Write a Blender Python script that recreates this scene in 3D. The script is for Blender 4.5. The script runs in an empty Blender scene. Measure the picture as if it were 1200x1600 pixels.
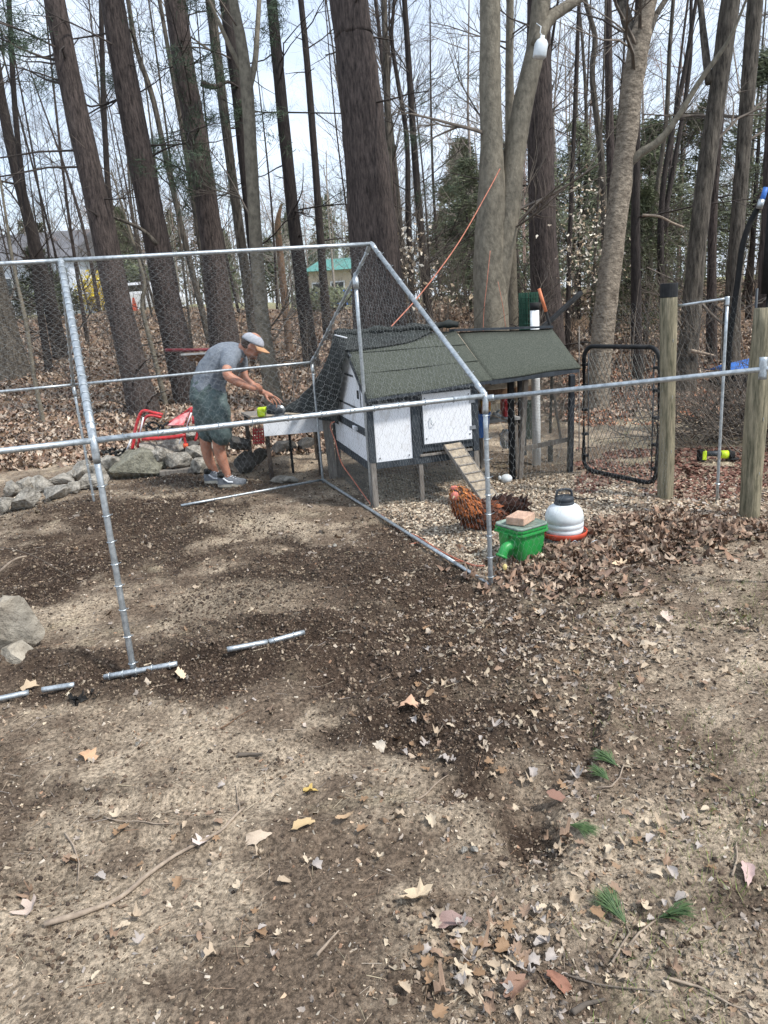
import bpy, bmesh, math, random
import numpy as np
from mathutils import Vector, Matrix
C = bpy.context.scene
COL = C.collection
# ------------------------------------------------------------ camera
FPX, CAMH = 1155.0, 1.6                      # focal length in pixels of the 1200x1600 photograph, eye height
_d = np.array([300.0, 4200.0, FPX]); _d /= np.linalg.norm(_d)
_f = np.array([0, 0, 1.0]); _f = _f - _d*_f.dot(_d); _f /= np.linalg.norm(_f)
_x = np.cross(_f, -_d)
if _x[0] < 0: _x = -_x
R3 = np.array([_x, _f, -_d])
cam = bpy.data.cameras.new('camera'); camo = bpy.data.objects.new('camera', cam); COL.objects.link(camo)
cam.sensor_fit = 'VERTICAL'; cam.sensor_height = 36; cam.sensor_width = 27
cam.lens = 36*FPX/1600; cam.clip_start = 0.05; cam.clip_end = 2000
rt, dn, fw = R3[:, 0], R3[:, 1], R3[:, 2]
camo.matrix_world = Matrix(((rt[0], -dn[0], -fw[0], 0), (rt[1], -dn[1], -fw[1], 0), (rt[2], -dn[2], -fw[2], CAMH), (0, 0, 0, 1)))
C.camera = camo
# ------------------------------------------------------------ world, sun, exposure
SUN_EL, SUN_AZ = math.radians(52), math.radians(118)     # azimuth measured clockwise from +Y
W = bpy.data.worlds.new('World'); C.world = W; W.use_nodes = True
wn, wl = W.node_tree.nodes, W.node_tree.links
wn.clear()
wo = wn.new('ShaderNodeOutputWorld'); bg = wn.new('ShaderNodeBackground'); bg.inputs[1].default_value = 0.15
sky = wn.new('ShaderNodeTexSky'); sky.sky_type = 'NISHITA'; sky.sun_disc = False
sky.sun_elevation = SUN_EL; sky.sun_rotation = SUN_AZ; sky.air_density = 1.0; sky.dust_density = 1.2
tc = wn.new('ShaderNodeTexCoord'); mp = wn.new('ShaderNodeMapping'); mp.inputs['Scale'].default_value = (1, 1, 3.2)
nz = wn.new('ShaderNodeTexNoise'); nz.inputs['Scale'].default_value = 2.6; nz.inputs['Detail'].default_value = 7; nz.inputs['Roughness'].default_value = .6
cr = wn.new('ShaderNodeValToRGB'); cr.color_ramp.elements[0].position = .30; cr.color_ramp.elements[1].position = .62
cr.color_ramp.elements[0].color = (.42, .42, .42, 1); cr.color_ramp.elements[1].color = (.97, .97, .97, 1)
mx = wn.new('ShaderNodeMixRGB'); mx.inputs[2].default_value = (4.9, 5.5, 6.35, 1)     # thin high cloud over the blue
wl.new(tc.outputs['Generated'], mp.inputs[0]); wl.new(mp.outputs[0], nz.inputs[0]); wl.new(nz.outputs[0], cr.inputs[0])
wl.new(cr.outputs[0], mx.inputs[0]); wl.new(sky.outputs[0], mx.inputs[1]); wl.new(mx.outputs[0], bg.inputs[0]); wl.new(bg.outputs[0], wo.inputs[0])
sun = bpy.data.lights.new('sun', 'SUN'); sun.energy = 3.0; sun.angle = math.radians(6); sun.color = (1, .96, .9)
suno = bpy.data.objects.new('sun', sun); COL.objects.link(suno)
sd = Vector((math.cos(SUN_EL)*math.sin(SUN_AZ), math.cos(SUN_EL)*math.cos(SUN_AZ), math.sin(SUN_EL)))
suno.rotation_euler = sd.to_track_quat('Z', 'Y').to_euler()
C.view_settings.view_transform = 'Standard'; C.view_settings.look = 'None'
C.view_settings.exposure = 0.6; C.view_settings.gamma = 1; C.view_settings.use_curve_mapping = False
C.cycles.max_bounces = 6; C.cycles.transparent_max_bounces = 8
# ------------------------------------------------------------ helpers: rays, noise, terrain
CO = np.array([0, 0, CAMH])
def ray(px, py): return R3 @ np.array([px-600, py-800, FPX])
def at(px, py, Y):
    r = ray(px, py); return CO + r*(Y/r[1])
def gz(px, py, z=0.0):
    r = ray(px, py); return CO + r*((z-CAMH)/r[2])
def proj(P):
    q = (np.asarray(P)-CO) @ R3; return 600+FPX*q[..., 0]/np.maximum(q[..., 2], 1e-3), 800+FPX*q[..., 1]/np.maximum(q[..., 2], 1e-3)
rs = np.random.RandomState(7)
LAT = rs.rand(256, 256)
def vnoise(x, y, seed=0):
    x = np.asarray(x, float)+seed*17.31; y = np.asarray(y, float)+seed*9.77
    xi = np.floor(x).astype(int); yi = np.floor(y).astype(int); fx = x-xi; fy = y-yi
    fx = fx*fx*(3-2*fx); fy = fy*fy*(3-2*fy)
    a = LAT[xi & 255, yi & 255]; b = LAT[(xi+1) & 255, yi & 255]; c = LAT[xi & 255, (yi+1) & 255]; d = LAT[(xi+1) & 255, (yi+1) & 255]
    return (a*(1-fx)+b*fx)*(1-fy)+(c*(1-fx)+d*fx)*fy
def fbm(x, y, o=4, seed=0, g=.5):
    s = 0; a = 1; t = 0
    for k in range(o): s = s+a*vnoise(x*2**k, y*2**k, seed+k); t += a; a *= g
    return s/t
def sm(a, b, x): t = np.clip((x-a)/(b-a), 0, 1); return t*t*(3-2*t)
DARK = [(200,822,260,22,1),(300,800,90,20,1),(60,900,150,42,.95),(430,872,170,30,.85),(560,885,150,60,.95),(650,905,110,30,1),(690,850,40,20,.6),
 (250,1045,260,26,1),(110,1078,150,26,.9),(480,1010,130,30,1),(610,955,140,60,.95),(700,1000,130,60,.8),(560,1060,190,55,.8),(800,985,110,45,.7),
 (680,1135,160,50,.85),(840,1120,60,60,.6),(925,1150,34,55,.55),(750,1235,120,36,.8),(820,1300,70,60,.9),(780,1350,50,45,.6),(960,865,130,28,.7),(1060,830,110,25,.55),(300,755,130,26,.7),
 (120,1230,190,28,.45),(420,1190,150,24,.4),(60,1350,120,55,.5),(500,1150,90,25,.5),(90,1480,90,36,.5),(560,1330,170,36,.35),(1165,1400,80,40,.65),(1000,1330,110,30,.3),  # dark soil, plus a shadow patch at lower right painted into the ground colour
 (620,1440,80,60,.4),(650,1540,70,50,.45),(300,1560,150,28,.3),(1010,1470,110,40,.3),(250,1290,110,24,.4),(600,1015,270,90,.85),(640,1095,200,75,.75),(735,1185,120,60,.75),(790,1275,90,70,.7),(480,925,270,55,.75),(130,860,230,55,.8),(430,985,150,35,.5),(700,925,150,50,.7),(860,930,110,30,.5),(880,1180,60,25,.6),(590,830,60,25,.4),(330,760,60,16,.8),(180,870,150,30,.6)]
LIGHT = [(440,820,130,14,.7),(430,940,190,26,.7),(150,980,120,26,.6),(640,880,30,8,.3),(1140,940,90,40,.8),(1100,1000,120,50,.4),(1120,1080,150,120,.7),(1040,1230,180,100,.4),(1000,930,80,30,.5),(300,1420,200,60,.35),(250,1250,160,16,.4),(300,1480,200,40,.5),(900,1060,120,40,.3),(760,1080,50,20,.4),(600,1200,70,20,.3)]
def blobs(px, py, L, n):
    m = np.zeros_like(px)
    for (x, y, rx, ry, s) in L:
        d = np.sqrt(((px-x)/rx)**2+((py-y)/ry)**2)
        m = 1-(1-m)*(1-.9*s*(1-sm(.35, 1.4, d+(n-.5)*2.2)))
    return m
# ground height: level yard, a bank that climbs into the wood, ridges of dug soil, clods
BK = ([-50, 8, 12, 18, 30, 45, 80, 150, 400], [0, 0, .3, .85, 1.6, 1.95, 2.2, 2.6, 3.0])
def bank(x, y):
    r = np.interp(y, *BK); return r*(1+.3*np.clip(-x/10, 0, 1)-.25*np.clip((x-1)/6, 0, 1)*(y < 20))
HGT = [(1000,838,150,16,.035),(860,905,70,16,.03),(230,1024,300,13,.05),(470,985,150,12,.04),(200,800,300,22,.07),(560,900,120,30,.05),(90,885,110,24,.04),(660,990,140,26,.05),(560,1060,90,22,-.03),(700,1045,110,22,.04),(842,1118,60,22,-.045),(800,1160,90,16,.035),(930,1150,18,50,-.022),(955,1140,14,50,.03),(760,1235,90,24,-.04),(700,1265,80,16,.03),(830,1300,50,45,-.05),(880,1290,26,50,.03),(640,1150,110,26,-.03),(960,860,120,24,.05),(1060,835,110,20,.035),(300,1240,240,16,-.02),(280,1290,240,16,.02),(520,1330,160,22,-.02),(150,1400,160,30,-.02),(900,1420,160,30,-.015),(330,960,200,20,-.03),(400,1100,200,14,.02)]
def relief(px, py):
    z = 0*px
    for (x, y, rx, ry, h) in HGT: z = z+1.3*h*np.exp(-((px-x)/rx)**2-((py-y)/ry)**2)
    return z
def ground(x, y, full=False):
    x = np.asarray(x, float); y = np.asarray(y, float)
    px, py = proj(np.stack([x, y, 0*x], -1))
    fr = y > .8
    n = fbm(x*2.2, y*2.2, 5, 3, .6)
    rl = np.where(fr & (y < 9), relief(px+60*(fbm(x*2, y*2, 3, 15)-.5), py+40*(fbm(x*2, y*2, 3, 16)-.5)), 0)
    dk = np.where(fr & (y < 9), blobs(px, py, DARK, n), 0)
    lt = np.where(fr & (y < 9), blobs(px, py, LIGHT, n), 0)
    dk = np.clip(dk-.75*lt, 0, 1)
    near = 1-sm(8, 14, y)
    z = bank(x, y)+(fbm(x*.9, y*.9, 3, 5)-.5)*.09*sm(1, 3, y)
    z = z+rl+near*((fbm(x*6, y*6, 5, 8, .6)-.5)*.045+dk*((fbm(x*5, y*5, 5, 11, .6)-.42)*.085+(fbm(x*22, y*22, 3, 14)-.5)*.035)+(fbm(x*28, y*28, 3, 21)-.5)*.012)
    z = z+(1-near)*(fbm(x*.35, y*.35, 3, 9)-.5)*.5*sm(10, 25, y)
    if full: return z, dk, lt, n, px, py
    return z
def g1(x, y): return float(ground(np.array([x]), np.array([y]))[0])
def gp(px, py):                                  # the ground point seen at a pixel
    r = ray(px, py); t = .5
    lo = None
    for k in range(4000):
        y = .8+k*.03*(1+k*.004)
        p = CO+r*(y/r[1])
        if y > 150: break
        if p[2] < float(bank(p[0], p[1]))+1e-4: break
        lo = y
    for _ in range(3):
        z = g1(p[0], p[1])
        if y < 15 and r[2] < 0:
            q = gz(px, py, z)
            if abs(q[1]-p[1]) < 2: p = q
    return np.array([p[0], p[1], g1(p[0], p[1])])
def basez(px, py): return gp(px, py)
# ------------------------------------------------------------ helpers: meshes
class MB:
    def __init__(s): s.v = []; s.f = []; s.n = 0
    def add(s, v, f):
        v = np.asarray(v, float); s.v.append(v); s.f += [tuple(int(i)+s.n for i in q) for q in f]; s.n += len(v)
    def box(s, c, d, rot=None):
        v = np.array([(x, y, z) for x in (-.5, .5) for y in (-.5, .5) for z in (-.5, .5)])*np.array(d)
        if rot is not None: v = v @ np.asarray(rot).T
        s.add(v+np.array(c), [(0, 1, 3, 2), (4, 6, 7, 5), (0, 4, 5, 1), (2, 3, 7, 6), (0, 2, 6, 4), (1, 5, 7, 3)])
    def bar(s, a, b, w, h, up=(0, 0, 1)):
        a = np.array(a, float); b = np.array(b, float); d = b-a; L = np.linalg.norm(d); d /= L
        u = np.array(up, float); x = np.cross(d, u); x /= np.linalg.norm(x); u = np.cross(x, d)
        s.box((a+b)/2, (w, h, L), np.stack([x, u, d], 1))
    def hexa(s, p):     # 8 corners: bottom ring 4, top ring 4
        s.add(p, [(3, 2, 1, 0), (4, 5, 6, 7), (0, 1, 5, 4), (1, 2, 6, 5), (2, 3, 7, 6), (3, 0, 4, 7)])
    def slab(s, q, t):  # a quad q (4 corners) with thickness along its normal
        q = np.array(q, float); n = np.cross(q[1]-q[0], q[3]-q[0]); n /= np.linalg.norm(n); s.hexa(np.concatenate([q-n*t, q]))
    def tube(s, P, r, n=8, noise=0, seed=0, caps=True):
        P = np.array(P, float); m = len(P); r = np.broadcast_to(np.asarray(r, float), (m,))
        d = np.gradient(P, axis=0); d /= np.linalg.norm(d, axis=1)[:, None]+1e-9
        md = abs(P[-1]-P[0]); ref = np.eye(3)[int(np.argmin(md))]
        a = np.cross(d, ref); a /= np.linalg.norm(a, axis=1)[:, None]+1e-9; b = np.cross(d, a)
        t = np.arange(n)*2*math.pi/n
        rr = np.repeat(r[:, None], n, 1)
        if noise:
            q = np.random.RandomState(seed)
            rr = rr*(1+noise*(q.rand(m, n)-.5)*.5+noise*.8*(vnoise(np.arange(m)[:, None]*.6+seed, np.arange(n)[None]*.9)-.5))
        v = P[:, None]+rr[..., None]*(np.cos(t)[None, :, None]*a[:, None]+np.sin(t)[None, :, None]*b[:, None])
        f = [(i*n+j, i*n+(j+1) % n, (i+1)*n+(j+1) % n, (i+1)*n+j) for i in range(m-1) for j in range(n)]
        if caps: f += [tuple(range(n))[::-1], tuple(range((m-1)*n, m*n))]
        s.add(v.reshape(-1, 3), f)
    def ring(s, c, ax, R, r, n=10, k=5):
        ax = np.array(ax, float); ax /= np.linalg.norm(ax); a = np.cross(ax, [0.3, .5, .81]); a /= np.linalg.norm(a); b = np.cross(ax, a)
        v = []; f = []
        for i in range(n):
            t = i*2*math.pi/n; e = math.cos(t)*a+math.sin(t)*b
            for j in range(k):
                q = j*2*math.pi/k; v.append(np.array(c)+e*(R+r*math.cos(q))+ax*r*math.sin(q))
        for i in range(n):
            for j in range(k): f.append((i*k+j, ((i+1) % n)*k+j, ((i+1) % n)*k+(j+1) % k, i*k+(j+1) % k))
        s.add(v, f)
    def lathe(s, prof, c=(0, 0, 0), n=24, sq=0, rot=None):   # prof: (radius, z); sq squares the section
        t = (np.arange(n)+.5)*2*math.pi/n; v = []
        k = (np.abs(np.cos(t))**9+np.abs(np.sin(t))**9)**(-1/9)
        for r, z in prof:
            rr = r*(1+sq*(k-1))
            v.append(np.stack([rr*np.cos(t), rr*np.sin(t), z+0*t], 1))
        v = np.concatenate(v)
        if rot is not None: v = v @ np.asarray(rot).T
        m = len(prof); f = [(i*n+j, i*n+(j+1) % n, (i+1)*n+(j+1) % n, (i+1)*n+j) for i in range(m-1) for j in range(n)]
        f += [tuple(range(n))[::-1], tuple(range((m-1)*n, m*n))]
        s.add(v+np.array(c), f)
    def ell(s, c, r, rot=None, n=12, m=8):
        prof = [(max(1e-4, math.sin(math.pi*i/m)), -math.cos(math.pi*i/m)) for i in range(m+1)]
        t = np.arange(n)*2*math.pi/n
        v = np.concatenate([np.stack([a*np.cos(t), a*np.sin(t), b+0*t], 1) for a, b in prof])*np.array(r)
        if rot is not None: v = v @ np.asarray(rot).T
        s.add(v+np.array(c), [(i*n+j, i*n+(j+1) % n, (i+1)*n+(j+1) % n, (i+1)*n+j) for i in range(m) for j in range(n)])
    def build(s, name, m, parent=None, smooth=False, bevel=0, jit=0):
        me = bpy.data.meshes.new(name); V = np.concatenate(s.v)
        if parent is not None:
            b = np.array(base_of(parent)); V = V-b
        else: b = None
        if jit: V = V+(np.random.RandomState(len(V)).rand(*V.shape)-.5)*jit
        me.from_pydata(V.tolist(), [], s.f); me.validate()
        me.materials.append(m)
        if smooth: me.polygons.foreach_set('use_smooth', [True]*len(me.polygons))
        o = bpy.data.objects.new(name, me); COL.objects.link(o)
        if parent is not None: o.parent = parent
        if bevel:
            q = o.modifiers.new('edge', 'BEVEL'); q.width = bevel; q.segments = 2; q.limit_method = 'ANGLE'; q.angle_limit = .6
        return o
def base_of(o):
    b = Vector((0, 0, 0))
    while o is not None: b += o.location; o = o.parent
    return b
def tag(o, label=None, cat=None, group=None, kind=None):
    if label: o['label'] = label
    if cat: o['category'] = cat
    if group: o['group'] = group
    if kind: o['kind'] = kind
    return o
def thing(name, label, cat, loc, group=None):
    o = bpy.data.objects.new(name, None); COL.objects.link(o); o.location = tuple(float(a) for a in loc); o.empty_display_size = .1
    return tag(o, label, cat, group)
def single(mb, name, m, label, cat, loc=None, group=None, smooth=False, bevel=0, kind=None):
    o = mb.build(name, m, None, smooth, bevel)
    if loc is not None:
        o.data.transform(Matrix.Translation(-Vector([float(a) for a in loc]))); o.location = [float(a) for a in loc]
    return tag(o, label, cat, group, kind)
def bulk(name, V, F, m, cols=None, smooth=False, parent=None):     # V (n,3), F (k,3) numpy, cols (n,3)
    me = bpy.data.meshes.new(name); me.vertices.add(len(V)); me.vertices.foreach_set('co', np.asarray(V, np.float32).ravel())
    k = F.shape[1]; me.loops.add(F.size); me.loops.foreach_set('vertex_index', F.astype(np.int32).ravel())
    me.polygons.add(len(F)); me.polygons.foreach_set('loop_start', np.arange(0, F.size, k, dtype=np.int32)); me.polygons.foreach_set('loop_total', np.full(len(F), k, np.int32))
    if smooth: me.polygons.foreach_set('use_smooth', np.ones(len(F), bool))
    me.update(calc_edges=True); me.materials.append(m)
    if cols is not None:
        a = me.color_attributes.new('col', 'FLOAT_COLOR', 'POINT'); c4 = np.ones((len(V), 4), np.float32); c4[:, :3] = cols; a.data.foreach_set('color', c4.ravel())
    o = bpy.data.objects.new(name, me); COL.objects.link(o)
    if parent is not None: o.parent = parent
    return o
def scatter(name, TV, TF, P, S, m, cols, tilt=.4, seed=1, lift=0.0, aniso=None, label=None, cat=None, yaw=None, parent=None):
    q = np.random.RandomState(seed); N = len(P); TV = np.asarray(TV, float); TF = np.asarray(TF)
    yw = q.rand(N)*2*math.pi if yaw is None else yaw; a = q.randn(N)*tilt; b = q.randn(N)*tilt
    cy, sy, ca, sa, cb, sb = np.cos(yw), np.sin(yw), np.cos(a), np.sin(a), np.cos(b), np.sin(b)
    Z = np.zeros(N); O = np.ones(N)
    Ry = np.stack([cy, -sy, Z, sy, cy, Z, Z, Z, O], 1).reshape(N, 3, 3)
    Rx = np.stack([O, Z, Z, Z, ca, -sa, Z, sa, ca], 1).reshape(N, 3, 3)
    Rb = np.stack([cb, Z, sb, Z, O, Z, -sb, Z, cb], 1).reshape(N, 3, 3)
    M = Ry @ Rx @ Rb
    T = TV[None]*np.asarray(S).reshape(N, -1)[:, None, :]
    if aniso is not None: T = T*aniso[:, None, :]
    V = np.einsum('nij,nkj->nki', M, T)+P[:, None]; V[..., 2] += lift
    F = (TF[None]+(np.arange(N)*len(TV))[:, None, None]).reshape(-1, TF.shape[1])
    o = bulk(name, V.reshape(-1, 3), F, m, np.repeat(cols, len(TV), 0), parent=parent)
    return tag(o, label, cat, None, 'stuff')
# ------------------------------------------------------------ materials
def mat(name, c, rough=.8, metal=0, var=.25, scale=12, bump=0, bscale=40, stretch=(1, 1, 1), c2=None, attr=False, spec=.3, detail=5, trans=0, cl=.35, ch=.65):
    m = bpy.data.materials.new(name); m.use_nodes = True; n, l = m.node_tree.nodes, m.node_tree.links
    b = n['Principled BSDF']; b.inputs['Roughness'].default_value = rough; b.inputs['Metallic'].default_value = metal
    b.inputs['Specular IOR Level'].default_value = spec
    t = n.new('ShaderNodeTexCoord'); mpg = n.new('ShaderNodeMapping'); mpg.inputs['Scale'].default_value = stretch; l.new(t.outputs['Object'], mpg.inputs[0])
    N = n.new('ShaderNodeTexNoise'); N.inputs['Scale'].default_value = scale; N.inputs['Detail'].default_value = detail; N.inputs['Roughness'].default_value = .7; l.new(mpg.outputs[0], N.inputs[0])
    r = n.new('ShaderNodeValToRGB'); r.color_ramp.elements[0].position = cl; r.color_ramp.elements[1].position = ch; l.new(N.outputs[0], r.inputs[0])
    if attr:
        A = n.new('ShaderNodeAttribute'); A.attribute_name = 'col'
        r.color_ramp.elements[0].color = (1-var,)*3+(1,); r.color_ramp.elements[1].color = (1+var,)*3+(1,)
        x = n.new('ShaderNodeMixRGB'); x.blend_type = 'MULTIPLY'; x.inputs[0].default_value = 1; l.new(A.outputs[0], x.inputs[1]); l.new(r.outputs[0], x.inputs[2]); out = x.outputs[0]
    else:
        lo = tuple(a*(1-var) for a in c) if c2 is None else c2; hi = tuple(min(1, a*(1+var)) for a in c) if c2 is None else c
        r.color_ramp.elements[0].color = lo+(1,); r.color_ramp.elements[1].color = hi+(1,); out = r.outputs[0]
    l.new(out, b.inputs['Base Color'])
    if bump:
        M = n.new('ShaderNodeTexNoise'); M.inputs['Scale'].default_value = bscale; M.inputs['Detail'].default_value = 6; M.inputs['Roughness'].default_value = .65; l.new(mpg.outputs[0], M.inputs[0])
        B = n.new('ShaderNodeBump'); B.inputs['Strength'].default_value = 1; B.inputs['Distance'].default_value = bump; l.new(M.outputs[0], B.inputs['Height']); l.new(B.outputs[0], b.inputs['Normal'])
    if trans: b.inputs['Transmission Weight'].default_value = trans
    return m
M = {}
M['pine'] = mat('pine_bark', (.115, .090, .080), .95, c2=(.014, .011, .010), scale=34, stretch=(1, 1, .2), bump=.035, bscale=34, cl=.34, ch=.68, detail=9)
M['darkbark'] = mat('dark_bark', (.055, .045, .040), .95, c2=(.02, .016, .015), scale=30, stretch=(1, 1, .2), bump=.03, bscale=30)
M['beech'] = mat('beech_bark', (.215, .19, .145), .85, c2=(.10, .088, .067), scale=16, stretch=(1, 1, .6), bump=.014, bscale=30, cl=.36, ch=.64, detail=9)
M['flaky'] = mat('flaky_bark', (.34, .285, .22), .9, c2=(.10, .08, .06), scale=13, stretch=(1, 1, 1.5), bump=.05, bscale=16, cl=.34, ch=.64, detail=10)
M['greybark'] = mat('grey_bark', (.15, .13, .105), .92, c2=(.026, .022, .018), scale=24, stretch=(1, 1, .2), bump=.04, bscale=30)
M['twig'] = mat('twig_bark', (.12, .10, .082), .9, var=.4, scale=3)
M['twigdark'] = mat('dark_twig', (.045, .037, .032), .9, var=.4, scale=3)
M['fartwig'] = mat('far_twigs', (1, 1, 1), .9, attr=True, var=.2, scale=.4)
M['soil'] = mat('soil', (1, 1, 1), .96, attr=True, var=.5, scale=60, bump=.02, bscale=85, spec=.12, detail=10, cl=.40, ch=.60)
def speckle(m):
    n, l = m.node_tree.nodes, m.node_tree.links; b = n['Principled BSDF']; src = b.inputs['Base Color'].links[0].from_socket; t = n.new('ShaderNodeTexCoord')
    V = n.new('ShaderNodeTexVoronoi'); V.inputs['Scale'].default_value = 80; l.new(t.outputs['Object'], V.inputs[0])
    a = n.new('ShaderNodeMath'); a.operation = 'LESS_THAN'; a.inputs[1].default_value = .22; l.new(V.outputs['Distance'], a.inputs[0])
    s = n.new('ShaderNodeSeparateColor'); l.new(V.outputs['Color'], s.inputs[0]); g = n.new('ShaderNodeMath'); g.operation = 'GREATER_THAN'; g.inputs[1].default_value = .8; l.new(s.outputs[0], g.inputs[0])
    p = n.new('ShaderNodeMath'); p.operation = 'MULTIPLY'; l.new(a.outputs[0], p.inputs[0]); l.new(g.outputs[0], p.inputs[1])
    r = n.new('ShaderNodeValToRGB'); r.color_ramp.elements[0].color = (.11, .08, .055, 1); r.color_ramp.elements[1].color = (.40, .34, .26, 1); l.new(s.outputs[1], r.inputs[0])
    x = n.new('ShaderNodeMixRGB'); l.new(p.outputs[0], x.inputs[0]); l.new(src, x.inputs[1]); l.new(r.outputs[0], x.inputs[2]); l.new(x.outputs[0], b.inputs['Base Color'])
speckle(M['soil'])
M['bit'] = mat('litter', (1, 1, 1), .85, attr=True, var=.2, scale=60, spec=.25)
M['leaf'] = mat('dry_leaf', (1, 1, 1), .7, attr=True, var=.22, scale=45, spec=.35)
M['needle'] = mat('pine_needles', (.095, .15, .055), .6, c2=(.045, .085, .035), scale=40)
M['bough'] = mat('pine_bough_needles', (.045, .07, .04), .7, var=.4, scale=9)
M['grass'] = mat('grass', (.13, .19, .05), .7, var=.4, scale=14)
M['galv'] = mat('galvanised_steel', (.56, .60, .62), .42, .75, c2=(.30, .33, .35), scale=38, bump=.0006, bscale=160)
M['wire'] = mat('galvanised_wire', (.27, .285, .285), .85, .0, var=.3, scale=6)
M['darkwire'] = mat('dark_wire', (.06, .075, .07), .6, .3, var=.3, scale=6)
M['greennet'] = mat('green_netting', (.03, .09, .06), .7, var=.3)
M['blackpaint'] = mat('black_paint', (.016, .017, .018), .65, var=.5, scale=14, bump=.001, spec=.25)
M['blackpvc'] = mat('black_plastic', (.014, .014, .014), .7, var=.4, spec=.2)
M['whitepaint'] = mat('white_paint', (.74, .76, .79), .65, c2=(.50, .49, .47), scale=6, bump=.002, bscale=50, cl=.28, ch=.46, detail=10)
M['whiteplastic'] = mat('white_plastic', (.64, .68, .70), .5, c2=(.50, .53, .53), scale=9, spec=.4, cl=.3, ch=.6, detail=9)
M['pvc'] = mat('white_pipe_plastic', (.82, .84, .83), .5, var=.12, scale=9)
M['felt'] = mat('roofing_felt', (.095, .102, .082), .95, c2=(.035, .042, .033), scale=110, bump=.005, bscale=150, detail=4, cl=.4, ch=.62)
M['slate'] = mat('charcoal_paint', (.045, .055, .065), .75, c2=(.02, .024, .03), scale=16, stretch=(1, 1, .4), bump=.002)
M['tarp'] = mat('black_shade_cloth', (.022, .027, .025), .75, c2=(.009, .011, .011), scale=9, bump=.012, bscale=7)
M['greywood'] = mat('weathered_wood', (.27, .245, .215), .9, c2=(.12, .105, .09), scale=9, stretch=(6, 6, .8), bump=.003, bscale=30)
M['rampwood'] = mat('ramp_wood', (.42, .35, .26), .9, c2=(.20, .165, .125), scale=10, stretch=(2, 2, 2), bump=.004, bscale=30)
M['brownwood'] = mat('brown_wood', (.20, .12, .07), .85, c2=(.09, .05, .03), scale=9, stretch=(5, 5, .8), bump=.002)
M['postwood'] = mat('treated_post', (.31, .27, .185), .9, c2=(.09, .086, .055), scale=14, stretch=(3, 3, .35), bump=.012, bscale=22, detail=10, cl=.36, ch=.62)
M['rock'] = mat('fieldstone', (.56, .52, .45), .92, c2=(.17, .155, .13), scale=18, bump=.06, bscale=24, detail=10)
M['mossrock'] = mat('mossy_fieldstone', (.31, .30, .235), .92, c2=(.13, .125, .095), scale=14, bump=.05, bscale=24, detail=10)
M['darkrock'] = mat('dark_stone', (.10, .095, .088), .92, c2=(.04, .038, .035), scale=8, bump=.02, bscale=18)
M['green'] = mat('green_bucket_plastic', (.018, .27, .055), .42, c2=(.05, .19, .06), scale=14, spec=.5, cl=.25, ch=.5, detail=9)
M['lidgrey'] = mat('lid', (.20, .26, .22), .5, var=.35, scale=22)
M['redpl'] = mat('red_base_plastic', (.42, .06, .03), .5, var=.2)
M['brick'] = mat('brick_paver', (.50, .33, .24), .9, var=.25, scale=14, bump=.004)
M['darkpl'] = mat('dark_grey_plastic', (.035, .042, .05), .5, var=.25)
M['concrete'] = mat('concrete', (.34, .34, .33), .9, var=.25, scale=18, bump=.004)
M['orange'] = mat('orange_cord', (.42, .155, .10), .7, var=.3, scale=30)
M['redmetal'] = mat('red_frame', (.48, .025, .03), .45, var=.35, scale=12, spec=.5)
M['redpanel'] = mat('red_fabric', (.55, .06, .07), .7, c2=(.60, .38, .38), scale=14)
M['lime'] = mat('lime_plastic', (.52, .70, .03), .45, var=.12)
M['blue'] = mat('blue_plastic', (.035, .13, .42), .5, var=.3, scale=6)
M['skin'] = mat('skin', (.47, .235, .155), .55, c2=(.34, .15, .095), scale=14, spec=.4)
M['shirt'] = mat('heather_grey_shirt', (.20, .225, .26), .9, c2=(.13, .15, .175), scale=55, bump=.012, bscale=7)
M['shorts'] = mat('green_shorts', (.095, .13, .127), .85, c2=(.055, .078, .078), scale=8, bump=.02, bscale=7)
M['shoe'] = mat('grey_shoe', (.15, .16, .175), .85, var=.35, scale=30)
M['sole'] = mat('tan_sole', (.50, .46, .38), .8, var=.15)
M['hair'] = mat('dark_hair', (.06, .04, .03), .8, var=.3, scale=30)
M['cap'] = mat('pale_cap', (.40, .40, .44), .85, c2=(.26, .28, .31), scale=12)
M['teal'] = mat('teal_panel', (.16, .45, .42), .8, var=.15)
M['brim'] = mat('orange_brim', (.46, .25, .13), .75, var=.15)
M['hen'] = mat('feathers', (1, 1, 1), .8, attr=True, var=.45, scale=60)
M['comb'] = mat('hen_comb', (.52, .16, .12), .6, var=.3, scale=50)
M['yard'] = mat('clear_plastic', (.75, .8, .82), .15, var=.05, trans=.85)
M['housewall'] = mat('pale_house_wall', (.62, .66, .72), .8, var=.06, scale=2)
M['tanwall'] = mat('tan_house_wall', (.52, .44, .34), .85, var=.08, scale=2)
M['greenroof'] = mat('green_roof', (.10, .27, .24), .8, var=.1)
M['greyroof'] = mat('grey_roof', (.14, .14, .15), .85, var=.15)
M['glass'] = mat('dark_glass', (.03, .035, .04), .12, var=.1, spec=.6)
M['carpaint'] = mat('white_car_paint', (.70, .72, .75), .3, var=.04, spec=.5)
M['rubber'] = mat('rubber', (.02, .02, .02), .8, var=.1)
M['yellow'] = mat('yellow_blossom', (.75, .58, .04), .7, var=.3, scale=2)
M['redcone'] = mat('orange_red_plastic', (.70, .10, .04), .6, var=.1)
M['straw'] = mat('straw', (.42, .34, .22), .9, var=.3)
M['tool'] = mat('tool_metal', (.30, .32, .34), .4, .7, var=.2)
M['ash'] = mat('broken_wood', (.20, .13, .085), .9, var=.4, scale=9, stretch=(4, 4, .5), bump=.01)
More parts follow.
